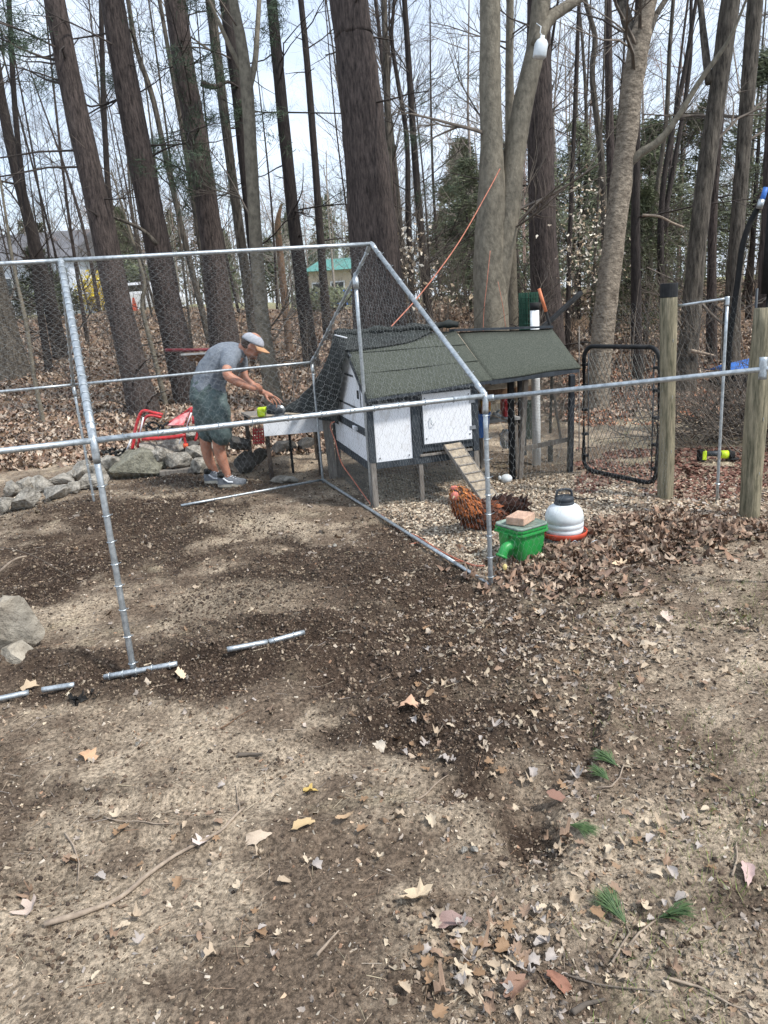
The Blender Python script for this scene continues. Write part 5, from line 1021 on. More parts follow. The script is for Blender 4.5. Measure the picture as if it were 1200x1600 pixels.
mb = MB(); mb.tube([K(-.10, .60, zr+.02), K(-.02, .50, zr-.01)], .006, 6); mb.build('tie_peg', M['whitepaint'], cl, True)
# board leaning at the back left leg
a_, b_ = gz(522, 748, 0), None; b_ = at(508, 640, a_[1]-.02); mb = MB(); mb.bar(a_-(0, 0, .04), b_, .085, .03, up=(0, 1, 0)); single(mb, 'upright_board', M['greywood'], 'pale grey upright board at the back left corner of the coop', 'board', a_, bevel=.003)
# ============================================================ CORDS
def cord(P, r, label, name='cord', k=6, m='orange'):
    P = catmull(P, k); mb = MB(); mb.tube(P, r, 7); return single(mb, name, M[m], label, 'cord', P[0], smooth=True)
cord([at(781, 264, 9.3), at(762, 300, 9.0), at(716, 380, 8.5), at(660, 456, 7.9), at(608, 514, 7.25)], .0062, 'orange cord stretched from the beech down to the coop ridge', k=5)
cord([at(766, 392, 9.3), at(761, 440, 9.2), at(755, 512, 9.2), up(at(753, 560, 9.2), .1)], .0035, 'thin red cord hanging straight down before the beech trunk')
cord([at(778, 440, 9.15), at(786, 480, 9.15), at(790, 512, 9.15)], .003, 'second thin red cord slanting across the beech foot')
gc = [gz(583, 792, .02), gz(600, 808, .02), gz(625, 828, .02), gz(652, 838, .02), gz(690, 862, .02), gz(735, 882, .02), gz(757, 884, .02)]
cord([K(-.06, 1.05, .62), at(516, 665, 6.9), at(524, 690, 6.75), at(533, 722, 6.5), at(552, 750, 6.3), at(572, 778, 6.1)]+gc, .006, 'orange extension cord hanging by the coop corner and trailing over the chips')
cord([gz(640, 850, .015), gz(668, 848, .018), gz(700, 872, .015), gz(722, 878, .015)], .004, 'thin reddish cord lying next to the base pipe')
# jug hanging in the beech
c = at(845, 74, 8.9); t = thing('hanging_jug', 'white plastic jug hung from the leaning beech stem', 'jug', c)
mb = MB(); Rj = Matrix.Rotation(.18, 3, 'Y'); mb.lathe([(.0, -.10), (.062, -.10), (.07, -.09), (.07, .03), (.055, .06), (.024, .085), (.024, .11), (0, .11)], c, 20, .5, np.array(Rj)); mb.build('body', M['whiteplastic'], t, True)
mb = MB(); mb.tube([c+(.02, 0, .10), c+(-.005, 0, .14), c+(.01, .02, .20), c+(-.02, .1, .26)], .005, 6); mb.build('string', M['whiteplastic'], t, True)
# black hose pole with blue tip at right
hp = thing('black_pole', 'curved black padded pole with a blue tip at the right edge', 'pole', up(at(1138, 560, 8.2), 0)); L_ = [at(1192, 312, 8.2), at(1172, 348, 8.2), at(1160, 385, 8.2), at(1154, 430, 8.2), at(1147, 480, 8.2), at(1139, 545, 8.2)]; L_.append(up(L_[-1], 0))
mb = MB(); mb.tube(catmull(L_, 4), .030, 12, .06, 2); mb.build('sleeve', M['blackpvc'], hp, True); mb = MB(); mb.tube([at(1189, 318, 8.19), at(1197, 293, 8.19)], .026, 12); mb.build('blue_tip', M['blue'], hp, True); mb = MB(); mb.tube([at(1186, 326, 8.15), at(1190, 312, 8.15)], .032, 12); mb.build('collar', M['galv'], hp, True)
c = at(1206, 380, 8.0); mb = MB(); mb.tube([c+(0, 0, .45), c-(0, 0, .5)], [.06, .075], 12, .1, 5); mb.tube([c-(0, 0, .45), up(c, -.05)], .02, 8); single(mb, 'black_sleeve', M['blackpvc'], 'second black padded pole cut by the right edge', 'pole', up(c, 0), smooth=True)
# blue covered tub
c = gp(1170, 612); zt_ = .62; t = thing('covered_tub', 'black tub with sagging blue tarpaulin lid behind the right wooden post', 'tub', c)
c2 = at(1180, 578, c[1]); mb = MB(); mb.box((c2[0]+.1, c2[1]+.3, (c2[2]+c[2])/2-.03), (.95, .6, max(.2, c2[2]-c[2]-.02))); mb.build('tub', M['blackpvc'], t, False, .03)
V = []; n1 = 12
for j in range(n1):
    for i in range(n1): u, v = i/(n1-1), j/(n1-1); V.append((c2[0]-.42+1.1*u, c2[1]-.05+.7*v, c2[2]+.0+.13*math.sin(math.pi*v)*math.sin(math.pi*u)**.5+.015*math.sin(9*u+4*v)))
mb = MB(); mb.add(V, [(j*n1+i, j*n1+i+1, (j+1)*n1+i+1, (j+1)*n1+i) for j in range(n1-1) for i in range(n1-1)]); o = mb.build('blue_sheet', M['blue'], t, True); s_ = o.modifiers.new('t', 'SOLIDIFY'); s_.thickness = .01
# ============================================================ FEEDER, BRICK, WATERER
fc = (gz(779, 880)+gz(855, 862))/2; fu = (gz(855, 862)-gz(786, 884)); fu /= np.linalg.norm(fu); fv = np.array([-fu[1], fu[0], 0]); fc = gz(806, 884)+fu*.165+fv*.12; RF = np.stack([fu, fv, [0, 0, 1]], 1)
fd = thing('bucket_feeder', 'square green bucket feeder with an elbow port on its left', 'feeder', fc)
def sqring(mb, prof, n=32): mb.lathe(prof, fc, n, 1.0, RF)
mb = MB(); sqring(mb, [(0, 0), (.098, 0), (.104, .01), (.116, .17), (.116, .20), (.112, .20), (.1, .02), (0, .02)]); mb.build('bucket', M['green'], fd, True)
mb = MB(); sqring(mb, [(.117, .168), (.134, .172), (.134, .182), (.12, .186), (.12, .196), (.131, .198), (.131, .208), (.118, .21), (.117, .168)]); mb.build('rim', M['green'], fd, False)
mb = MB(); sqring(mb, [(0, .212), (.118, .212), (.128, .210), (.128, .223), (.120, .226), (.116, .220), (0, .220)]); lid = mb.build('lid', M['lidgrey'], fd, True)
for s_ in (-1, 1): mb = MB(); mb.box(fc+fu*.136*s_+(0, 0, .165), (.012, .05, .035), RF); mb.build('handle_lug', M['green'], fd, False, .004)
e0 = fc-fu*.112-fv*.045+(0, 0, .11); L_ = [e0+fu*.03, e0-fu*.035, e0-fu*.075-(0, 0, .012), e0-fu*.105-(0, 0, .06)]
mb = MB(); mb.tube(catmull(L_, 5), .031, 18); mb.tube([e0+fu*.01, e0-fu*.012], .037, 18); mb.tube([L_[-1]*.75+L_[-2]*.25, L_[-1]], .038, 18); mb.build('elbow_port', M['green'], fd, True)
bc = fc+(0, 0, .222)+fv*.005+fu*.0; mb = MB(); Rb_ = RF @ np.array(Matrix.Rotation(.35, 3, 'Z')); mb.box(bc+(0, 0, .027), (.165, .125, .052), Rb_); single(mb, 'brick', M['brick'], 'tan brick lying on the lid of the green feeder', 'brick', bc, bevel=.006)
cw = (gz(858, 848)+gz(930, 836))/2; cw = np.array([cw[0]-.03, cw[1]-.10, 0]); cw = gz(889, 858)+np.array([0, .12, 0])
wt = thing('poultry_waterer', 'domed white poultry waterer with dark grey cap and red drinking tray', 'waterer', cw+(0, 0, .055))
b0 = cw+(0, 0, .055)
mb = MB(); mb.lathe([(0, 0), (.130, 0), (.148, .012), (.152, .040), (.146, .044), (.142, .040), (.139, .018), (0, .018)], b0, 40); mb.build('tray', M['redpl'], wt, True)
prof = [(0, .022), (.112, .022), (.122, .036), (.125, .060), (.1185, .066), (.1255, .073), (.126, .098), (.1195, .104), (.127, .111), (.126, .142), (.119, .172), (.10, .202), (.072, .220), (.062, .226), (0, .226)]
mb = MB(); mb.lathe(prof, b0, 40); mb.build('jar', M['whiteplastic'], wt, True)
mb = MB(); mb.lathe([(.0, .22), (.062, .22), (.066, .226), (.066, .238), (.058, .243), (.063, .248), (.061, .266), (.052, .274), (0, .276)], b0, 28); cp = mb.build('cap', M['darkpl'], wt, True)
mb = MB(); mb.tube(catmull([b0+(-.052, 0, .25), b0+(-.048, 0, .30), b0+(-.03, 0, .318), b0+(.03, 0, .318), b0+(.048, 0, .30), b0+(.052, 0, .25)], 4), .0085, 8); mb.build('handle', M['darkpl'], cp, True)
blk = thing('concrete_disc', 'round grey ribbed block under the waterer', 'block', cw+(.02, 0, 0)); mb = MB(); n = 40
for i in range(n): t_ = i*2*math.pi/n; r_ = .148; mb.box(cw+(.02+r_*math.cos(t_), r_*math.sin(t_), .026), (.016, .012, .050), np.array(Matrix.Rotation(t_, 3, 'Z')))
mb.build('rib', M['concrete'], blk)['kind'] = 'stuff'; mb = MB(); mb.lathe([(0, -.02), (.146, -.02), (.146, .046), (.142, .052), (0, .052)], cw+(.02, 0, 0), 40); mb.build('disc', M['concrete'], blk)
mb = MB(); w0 = cw+(-.05, -.19, .01); mb.tube(catmull([w0+(-.02, 0, 0), w0+(.03, -.01, .03), w0+(.07, 0, .07), w0+(.10, .0, .02), w0+(.13, -.01, .0), w0+(.18, .0, .05), w0+(.23, .02, .05), w0+(.27, .0, .0)], 4), .0035, 6); single(mb, 'bent_wire', M['tool'], 'bent grey wire loops lying in front of the waterer', 'wire', w0, smooth=True)
mb = MB(); c = gz(789, 886, .015); mb.ell(c, (.014, .014, .02)); single(mb, 'yellow_flower', mat('pale_yellow', (.75, .62, .25), .7), 'small pale yellow blob at the foot of the corner post', 'scrap', c, smooth=True)
# ============================================================ TABLE WITH WHITE APRON, TOOLS
Yt = 7.35
tl, tr = at(404, 657, Yt), at(508, 648, Yt+.12); hz_ = tl[2]; bl_, br_ = gz(368, 640, hz_), gz(492, 628, hz_)
bl_ = tl+(bl_-tl)*min(1, .85/np.linalg.norm(bl_-tl)); br_ = tr+(br_-tr)*min(1, .85/np.linalg.norm(br_-tr)); tr[2] = hz_
tb = thing('work_table', 'low grey work table with a white front board behind the run', 'table', up(tl, 0))
for i in range(4):
    f0, f1 = i/4+.006, (i+1)/4-.006; mb = MB(); a0, a1 = tl+(bl_-tl)*f0, tl+(bl_-tl)*f1; b0_, b1_ = tr+(br_-tr)*f0, tr+(br_-tr)*f1
    mb.slab([a0, b0_, b1_, a1], .025); mb.build('board', M['rampwood' if i < 2 else 'greywood'], tb, False, .002)
c0, c1 = at(412, 669, Yt-.02), at(506, 661, Yt+.10); mb = MB(); mb.bar(c0, c1, .012, .165); mb.build('front_board', M['whitepaint'], tb, False, .002)
M['darkwood'] = mat('dark_wood', (.07, .055, .045), .9, var=.4)
for p_ in (tl+(.06, .06, 0), tr+(-.1, .06, 0), bl_+(.06, -.06, 0), br_+(-.05, -.05, 0)): mb = MB(); mb.bar(up(p_, -.05), p_-(0, 0, .03), .04, .04, up=(0, 1, 0)); mb.build('leg', M['darkwood'], tb, False, .002)
mb = MB(); mb.bar(at(451, 668, Yt+.3), up(at(451, 668, Yt+.3), .0), .025, .025, up=(0, 1, 0)); mb.build('strut', M['blackpaint'], tb)
mb = MB()
for i in range(5): mb.bar(at(396, 672+i*5, Yt+.25), at(412, 671+i*5, Yt+.25), .012, .014)
for i in range(5): mb.bar(at(396+4*i, 668, Yt+.26), at(396+4*i, 694, Yt+.26), .012, .012, up=(0, 1, 0))
single(mb, 'crate_side', M['redmetal'], 'dark red slatted crate under the table end', 'crate', at(404, 694, Yt+.25))
# saw on the table
s0 = at(408, 637, Yt+.22); s0[2] = hz_; t = thing('power_saw', 'lime green and black cordless saw on the work table', 'power tool', s0)
mb = MB(); mb.box(s0+(.0, 0, .055), (.085, .085, .095)); mb.box(s0+(.045, .0, .075), (.06, .06, .06)); mb.build('housing', M['lime'], t, False, .016)
mb = MB(); mb.tube([s0+(.06, -.01, .075), s0+(.16, -.01, .07), s0+(.22, -.01, .055)], [.045, .055, .035], 12, .15, 2); mb.build('motor', M['darkpl'], t, True)
mb = MB(); mb.tube([s0+(.10, 0, .10), s0+(.14, 0, .125), s0+(.20, 0, .115), s0+(.23, 0, .08)], .016, 8); mb.build('grip', M['blackpvc'], t, True)
mb = MB(); mb.tube([s0+(.19, -.03, .06), s0+(.19, -.036, .06)], .058, 20); mb.box(s0+(.18, -.02, .006), (.16, .12, .006)); mb.build('blade_guard', M['tool'], t, True)
# yellow green black grinder on the mulch
s0 = gp(1093, 722); t = thing('grinder', 'lime green and black cordless grinder lying on the mulch by the galvanised post', 'power tool', s0)
mb = MB(); mb.box(s0+(.01, 0, .06), (.055, .07, .11)); mb.build('battery', M['blackpvc'], t, False, .008); mb = MB(); mb.box(s0+(.03, 0, .065), (.045, .075, .09)); mb.build('battery_collar', M['lime'], t, False, .01)
mb = MB(); mb.tube([s0+(.05, 0, .075), s0+(.14, 0, .07), s0+(.21, 0, .06)], [.024, .026, .034], 10); mb.build('grip', M['darkpl'], t, True); mb = MB(); mb.tube([s0+(.19, 0, .06), s0+(.26, 0, .052)], [.037, .040], 12); mb.build('motor_ring', M['lime'], t, True)
mb = MB(); mb.tube([s0+(.26, 0, .052), s0+(.32, 0, .045)], [.045, .032], 12); mb.lathe([(0, 0), (.06, 0), (.06, .004), (.02, .012), (0, .012)], s0+(.31, 0, .01), 20); mb.build('head', M['blackpvc'], t, True)
mb = MB(); mb.lathe([(0, 0), (.018, 0), (.021, .03), (.012, .04), (0, .04)], gp(1048, 664), 10); 
for k_ in range(14): a_ = k_*.45; g0_ = gp(975, 680); mb.add([g0_+(0, -.006, 0), g0_+(0, .006, 0), g0_+(.11*math.cos(a_), .09*math.sin(a_), .06+.02*(k_ % 3))], [(0, 1, 2)])
single(mb, 'green_weed', M['grass'], 'small green weed on the bare path seen through the gate', 'weed', gp(975, 680))
# ============================================================ STONES
def rock(cx, cy, w, h, m='rock', Y=None, label='', seed=0, dep=.9, name='stone', group=None):
    if Y is None: b = gp(cx, cy+h/2); Y = b[1]+.0
    c = at(cx, cy, Y); wm, hm = px2m(w, c), px2m(h, c)*1.05; q = np.random.RandomState(seed+40); Yc = wm*dep/2
    bm = bmesh.new(); n = 15
    for i in range(n):
        d = q.randn(3); d /= np.abs(d).max()**.55*np.linalg.norm(d)**.45; d *= .88+.2*q.rand(); bm.verts.new((d[0]*wm*.5, d[1]*wm*dep*.5, d[2]*hm*.52))
    bmesh.ops.convex_hull(bm, input=bm.verts); loose = [v for v in bm.verts if not v.link_faces]; bmesh.ops.delete(bm, geom=loose, context='VERTS')
    bmesh.ops.bevel(bm, geom=list(bm.edges), offset=min(wm, hm)*.02, segments=1, affect='EDGES'); bmesh.ops.triangulate(bm, faces=bm.faces)
    bmesh.ops.subdivide_edges(bm, edges=list(bm.edges), cuts=1, use_grid_fill=True)
    for v in bm.verts:
        s = 1+.22*(float(vnoise(v.co.x*14+v.co.z*9+seed, v.co.y*14+v.co.z*5))-.5)+.05*(q.rand()-.5); v.co *= s
    me = bpy.data.meshes.new(name); bm.to_mesh(me); bm.free(); me.materials.append(M[m]); o = bpy.data.objects.new(name, me); COL.objects.link(o); o.location = (c[0], c[1]+Yc*.6, c[2]); o.rotation_euler = (0, 0, 0)
    return tag(o, label, 'rock', group)
M['tanrock'] = mat('tan_fieldstone', (.46, .41, .33), .95, c2=(.22, .19, .15), scale=10, bump=.04, bscale=14)
RK = [(27, 783, 42, 28, 'rock', 'flat pale stone lowest at the left end of the wall'), (17, 765, 24, 20, 'rock', 'small stone first from the left edge in the upper row'), (38, 757, 26, 16, 'rock', 'small dark edged stone above the flat pale one'), (60, 758, 30, 22, 'rock', 'grey stone third from the left in the wall'), (84, 773, 38, 17, 'rock', 'low white stone in the bottom row'),
      (93, 752, 40, 21, 'rock', 'wide grey stone left of the back post'), (114, 763, 22, 14, 'rock', 'little rounded stone at the foot of the back post'), (124, 738, 32, 30, 'rock', 'tilted angular stone just left of the back post'), (142, 755, 42, 18, 'rock', 'broad low stone behind the back post'), (172, 730, 36, 26, 'rock', 'angular grey stone with dark shadowed base left of the boulder'),
      (208, 735, 68, 46, 'mossrock', 'largest mossy green boulder of the wall'), (231, 706, 32, 22, 'rock', 'pale stone sitting on the mossy boulder'), (246, 720, 26, 32, 'rock', 'upright wedge stone right of the mossy boulder'), (275, 719, 40, 22, 'rock', 'sharp edged white stone above the wooden plank'), (268, 700, 48, 28, 'rock', 'broad slanting grey stone under the red frame'),
      (294, 682, 50, 20, 'rock', 'long flat stone on top of the wall beside the shorts'), (308, 712, 32, 24, 'rock', 'dark grey stone tucked behind the man\'s calves'), (298, 700, 22, 16, 'darkrock', 'shadowed filler stone between the slanting and the dark one'), (185, 712, 26, 14, 'rock', 'thin stone lying flat behind the boulder'), (326, 700, 30, 30, 'rock', 'grey stone standing right behind the man\'s calves'), (312, 728, 30, 20, 'rock', 'low grey stone at the right end of the plank'), (150, 738, 26, 24, 'rock', 'blocky pale stone between the back post and the boulder'), (106, 744, 22, 18, 'rock', 'small wedge stone between two wide grey stones'), (5, 792, 26, 20, 'rock', 'pale stone cut by the left edge at the wall end')]
for i, (cx, cy, w, h, m, lab) in enumerate(RK):
    Y = None
    if cy < 748 and cx > 150: Y = 7.75+.012*(745-cy)
    rock(cx, cy, w*1.22, h*1.2, m, Y, lab, i)
DK_ = [(374, 690, 36, 30, 'round dark stone on the stack behind the man\'s knees'), (382, 724, 38, 34, 'dark stone in the middle of the stack by the table'), (372, 752, 30, 18, 'dark stone lowest in the stack by the shoes'), (410, 715, 34, 30, 'blackish stone under the table end'), (440, 700, 46, 18, 'dark purple grey stone far under the table'), (480, 697, 40, 20, 'brownish stone far under the table at right'), (398, 752, 34, 16, 'dark flat slab at the foot of the stone stack')]
for i, (cx, cy, w, h, lab) in enumerate(DK_): rock(cx, cy, w, h, 'darkrock', 7.7 if cx < 420 else 8.6, lab, 60+i)
rock(14, 992, 88, 100, 'tanrock', 3.55, 'big pale boulder cut by the left edge', 91, dep=.8, name='boulder'); rock(18, 1032, 62, 34, 'tanrock', 3.42, 'low pale stone leaning at the foot of the big boulder', 92, name='stone')
rock(445, 752, 48, 9, 'rock', None, 'flat grey slab half buried behind the back base pipe', 93)
for i, (x_, y_, w_) in enumerate([(215, 1163, 9), (742, 1330, 13), (726, 1330, 12), (523, 852, 7), (330, 800, 8)]): rock(x_, y_, w_, w_*.7, 'rock', None, ['white pebble at left below the base pipe', 'right one of two pebbles in the dark pit', 'left one of two pebbles in the dark pit', 'white pebble on dark soil inside the run', 'small pebble near the far base pipe'][i], 96+i, name='pebble')
mb = MB(); a_, b_ = gz(250, 739, .03), gz(322, 732, .03); mb.bar(a_, b_, .12, .05); single(mb, 'plank', M['greywood'], 'weathered plank lying below the stone wall', 'plank', a_, bevel=.004)
# ============================================================ RED FRAME CART AND RED EDGED TRAY
Yr = 8.25
def rp(x, y, d=0): return at(x, y, Yr+d)
cart = thing('red_cart', 'red metal frame cart with pale red fabric lying folded behind the stones', 'cart', up(rp(260, 720), 0))
def rtube(name, L, r, m='redmetal'): mb = MB(); mb.tube(catmull(L, 4) if len(L) > 2 else L, r, 8); return mb.build(name, M[m], cart, True)
rtube('frame_tube', [rp(206, 702), rp(209, 690), rp(212, 668), rp(222, 643), rp(240, 645), rp(254, 648)], .018); rtube('frame_tube', [rp(216, 700, .2), rp(220, 668, .2), rp(231, 650, .2), rp(252, 652, .2)], .016); rtube('frame_tube', [rp(300, 636), rp(294, 660), rp(288, 676), rp(291, 700)], .016); rtube('frame_tube', [rp(303, 640, .15), rp(309, 668, .15), rp(305, 690, .15)], .016)
rtube('cross_tube', [rp(222, 686), rp(262, 684), rp(290, 680)], .022); rtube('cross_tube', [rp(258, 664, .1), rp(282, 650, .1), rp(299, 637, .1)], .014)
rtube('rod', [rp(197, 706), rp(206, 684)], .010, 'whitepaint'); rtube('rod', [rp(280, 694), rp(285, 680)], .010, 'whitepaint'); rtube('rod', [rp(224, 652, -.02), rp(218, 680, -.02)], .009, 'whitepaint'); rtube('rod', [rp(299, 645, -.02), rp(291, 668, -.02)], .008, 'whitepaint')
mb = MB(); mb.slab([rp(262, 664, -.03), rp(286, 664, -.03), rp(297, 640, .12), rp(280, 648, .12)], .02); mb.build('seat_fabric', M['redpanel'], cart, False, .005)
mb = MB(); mb.tube([rp(304, 662, -.05), rp(304, 650, -.05)], .030, 12); mb.build('red_drum', M['redmetal'], cart, True); mb = MB(); mb.tube([rp(290, 699), rp(290, 693)], .028, 10); mb.build('foot', M['redcone'], cart, True)
q = np.random.RandomState(8)
for (x_, y_) in ((240, 665), (250, 672), (262, 668), (234, 672)): mb = MB(); mb.ring(rp(x_, y_, .1), (q.randn(), q.randn(), 1), .06, .014, 12, 5); mb.build('black_strap', M['blackpvc'], cart, True)
mb = MB()
for i in range(9): c = at(180+q.randn()*8, 707+q.randn()*5, 8.1); V, Fc = lowleaf(30+i); mb.add(V*.12+c, Fc)
single(mb, 'black_bag', M['blackpvc'], 'crumpled black bag between stones left of the red cart', 'bag', at(180, 710, 8.1))
Yw = 9.2; c0 = at(258, 547, Yw); c1 = at(336, 546, Yw); tr_ = thing('red_edged_tray', 'shallow grey tray with a red edge resting on a stake behind the man\'s back', 'tray', up(at(300, 570, Yw), g1(at(300, 570, Yw)[0], Yw)))
mb = MB(); mb.tube([c0, (c0+c1)/2+(0, 0, -.004), c1], .019, 8); mb.build('red_edge', mat('dark_red', (.14, .025, .03), .8), tr_, True)
mb = MB(); e0, e1 = at(283, 554, Yw), at(336, 551, Yw); mb.bar(e0, e1, .05, .022); mb.build('rim', M['concrete'], tr_)
mb = MB(); mb.hexa([at(300, 565, Yw+.1), at(336, 565, Yw+.1), at(336, 563, Yw+.3), at(302, 563, Yw+.3), at(286, 554, Yw), at(336, 552, Yw), at(336, 550, Yw+.4), at(290, 551, Yw+.4)]); mb.build('pan', M['brownwood'], tr_)
mb = MB(); s0 = at(312, 562, Yw+.15); mb.bar(up(s0, g1(s0[0], s0[1])-.05), s0, .035, .035, up=(0, 1, 0)); mb.build('stake', M['blackpaint'], tr_)
# ============================================================ FAR HOUSES, CAR, BLOSSOM
def house(label, px0, px1, Y, zb, zw, zroof, mw, mr, wins, dep=7, hip=0):
    a, b = at(px0, 470, Y), at(px1, 470, Y); t = thing('house', label, 'house', ((a[0]+b[0])/2, Y, zb)); cx = (a[0]+b[0])/2; w = b[0]-a[0]
    mb = MB(); mb.box((cx, Y+dep/2, (zb+zw)/2), (w, dep, zw-zb)); mb.build('wall', M[mw], t)
    mb = MB(); x0, x1, y0, y1 = cx-w/2-.4, cx+w/2+.4, Y-.4, Y+dep+.4; mb.add([(x0, y0, zw+.003), (x1, y0, zw+.003), (x1, y1, zw+.003), (x0, y1, zw+.003), (x0+hip, (y0+y1)/2, zroof), (x1-hip, (y0+y1)/2, zroof)], [(0, 1, 5, 4), (2, 3, 4, 5), (1, 2, 5), (3, 0, 4), (3, 2, 1, 0)]); mb.build('roof', M[mr], t)
    for (u, z, ww, hh) in wins:
        c = (cx-w/2+w*u, Y-.03, z); mb = MB()
        mb.box(c, (ww, .08, hh)); wi = mb.build('window', M['whitepaint'], t); mb = MB(); mb.box((c[0], Y-.08, z), (ww-.16, .03, hh-.16)); mb.build('pane', M['glass'], wi)
    return t
house('long pale house beyond the leaf bank at far left', -90, 118, 44, 2.0, 5.6, 7.4, 'housewall', 'greyroof', [(.2, 4.2, 1, 1.1), (.45, 4.2, 1.6, 1.1), (.62, 3.6, .95, 2.0), (.85, 4.2, 1, 1.1)])
house('tan building with sea green roof seen left of the huge pine', 486, 590, 48, 2.0, 4.1, 5.0, 'tanwall', 'greenroof', [(.14, 3.0, .9, .9), (.42, 3.0, .9, .9)], hip=1)
house('light blue shed beside the yellow blossom bush', 108, 150, 42, 2.2, 3.3, 3.9, 'housewall', 'housewall', [(.3, 2.9, .7, .6)], dep=3)
Yc_ = 40; c = at(222, 488, Yc_); c[2] = g1(c[0], Yc_); car = thing('parked_car', 'white car parked beyond the wood between the first two big pines', 'car', c)
sec = [(-2.1, .35, .75), (-1.9, .3, .95), (-1.1, .28, 1.02), (-.6, .28, 1.5), (.7, .28, 1.52), (1.4, .28, 1.05), (2.0, .3, .9), (2.15, .4, .7)]
mb = MB(); V = []; 
for (x_, z0_, z1_) in sec: V += [c+(x_, -.85, z0_), c+(x_, -.85, min(z1_, .95)), c+(x_, -.68, z1_), c+(x_, .68, z1_), c+(x_, .85, min(z1_, .95)), c+(x_, .85, z0_)]
mb.add(V, [(i*6+j, i*6+(j+1) % 6, (i+1)*6+(j+1) % 6, (i+1)*6+j) for i in range(len(sec)-1) for j in range(6)]+[tuple(range(6))[::-1], tuple(range(42, 48))]); mb.build('body', M['carpaint'], car)
mb = MB(); mb.box(c+(.05, -.79, 1.2), (1.3, .05, .36)); mb.build('side_window', M['glass'], car)
for x_ in (-1.35, 1.35):
    mb = MB(); mb.tube([c+(x_, -.9, .33), c+(x_, -.68, .33)], .33, 18); wh = mb.build('wheel', M['rubber'], car, True); mb = MB(); mb.tube([c+(x_, -.93, .33), c+(x_, -.88, .33)], .19, 14); mb.build('rim', M['galv'], wh, True)
c = at(497, 484, 40); c[2] = g1(c[0], 40)+.05; V = []; n1 = 14
for j in range(n1):
    for i in range(n1): u, v = i/(n1-1), j/(n1-1); V.append((c[0]-.6+3.6*u, c[1]+1.5*v, c[2]+(.75+.2*math.sin(u*11)+.1*math.sin(u*23+v*5))*math.sin(math.pi*min(1, max(0, v)))**.4*math.sin(math.pi*u)**.3))
mb = MB(); mb.add(V, [(j*n1+i, j*n1+i+1, (j+1)*n1+i+1, (j+1)*n1+i) for j in range(n1-1) for i in range(n1-1)]); single(mb, 'tarped_woodpile', M['blue'], 'blue tarpaulin heap in front of the tan building', 'tarpaulin', c, smooth=True)
def bush(px, py, Y, w, h, m, label, seed, n=900, sz=.16):
    q = np.random.RandomState(seed); c = at(px, py, Y); c[2] = g1(c[0], Y); t = thing('bush', label, 'bush', c); d = q.randn(n, 3); d /= np.linalg.norm(d, axis=1)[:, None]; r_ = q.rand(n, 1)**.4; s = c+(0, 0, h*.5)+d*r_*[w/2, w/2, h/2]
    D = q.randn(n, 3); D /= np.linalg.norm(D, axis=1)[:, None]; w_ = np.cross(D, q.randn(3)); w_ /= np.linalg.norm(w_, axis=1)[:, None]; V = np.stack([s-w_*sz*.3, s+w_*sz*.3, s+D*sz], 1).reshape(-1, 3)-c; bulk('foliage', V, np.arange(len(V)).reshape(-1, 3), M[m], parent=t)['kind'] = 'stuff'
    tw = Twigs(5)
    for i in range(14): grow(tw, c, [q.randn()*.6, q.randn()*.6, 1], h*.8, .02, 1, q, .03, (2, 3))
    tw.build('stems', M['twig'], t)['kind'] = 'stuff'; return t
bush(153, 490, 36, 1.9, 2.0, 'yellow', 'bright yellow flowering bush beyond the leaf bank', 1); bush(508, 505, 30, 3.0, .9, 'evg', 'low green bush before the tan building', 2, 1500); bush(95, 470, 30, 1.5, 1.3, 'evg', 'small green bush before the pale house', 3)
c = gp(213, 497); mb = MB(); c = at(213, 497, 33); c[2] = g1(c[0], 33); mb.lathe([(0, 0), (.24, 0), (.24, .04), (.14, .05), (.04, .62), (0, .62)], c, 14); single(mb, 'marker_cone', M['redcone'], 'small orange red marker in the grass beyond the pines', 'marker', c, smooth=True)
# ============================================================ PERSON
def remesh(o, v, sub=0):
    r = o.modifiers.new('skin', 'REMESH'); r.mode = 'VOXEL'; r.voxel_size = v; r.use_smooth_shade = True
    s = o.modifiers.new('soft', 'SMOOTH'); s.factor = .5; s.iterations = 3
    return o
man = thing('person', 'man in grey t-shirt, green shorts and pale cap bending over the work table', 'person', gz(350, 758))
def mp_(x, y, Y): return at(x, y, Y)
def limb(mb, L, n=12):       # L: (px, py, Y, r)
    P = [at(a, b, c) for a, b, c, r in L]; r = [l[3] for l in L]; Q = catmull(P, 4); rr = np.interp(np.linspace(0, 1, len(Q)), np.linspace(0, 1, len(P)), r); mb.tube(Q, rr, n)
    mb.ell(Q[0], (rr[0],)*3, None, 10, 8); mb.ell(Q[-1], (rr[-1],)*3, None, 10, 8)
hf = np.array([.86, -.06, -.50]); hf /= np.linalg.norm(hf); hs = np.cross(hf, [0, 0, 1]); hs /= np.linalg.norm(hs); hu = np.cross(hs, hf); HR = np.stack([hf, hs, hu], 1)   # face forward, right-hand side (towards the camera), up
hc = at(393, 540, 7.25)
def H(f, s, u): return hc+hf*f+hs*s+hu*u
mb = MB()
mb.ell(H(0, 0, .02), (.098, .076, .105), HR, 16, 12); mb.ell(H(.028, 0, -.055), (.062, .056, .065), HR, 14, 10); mb.ell(H(.075, 0, -.088), (.02, .025, .02), HR, 8, 6)
mb.tube([H(.085, 0, .03), H(.112, 0, -.010), H(.095, 0, -.03)], [.009, .015, .011], 8)          # nose
mb.ell(H(.082, 0, -.052), (.012, .024, .008), HR, 8, 6); mb.ell(H(.080, 0, -.066), (.012, .020, .008), HR, 8, 6)   # lips
mb.ell(H(.088, 0, .042), (.012, .05, .010), HR, 8, 6)                                             # brow
for s in (-1, 1): mb.ell(H(.0, .077*s, .0), (.018, .010, .030), HR, 8, 6)
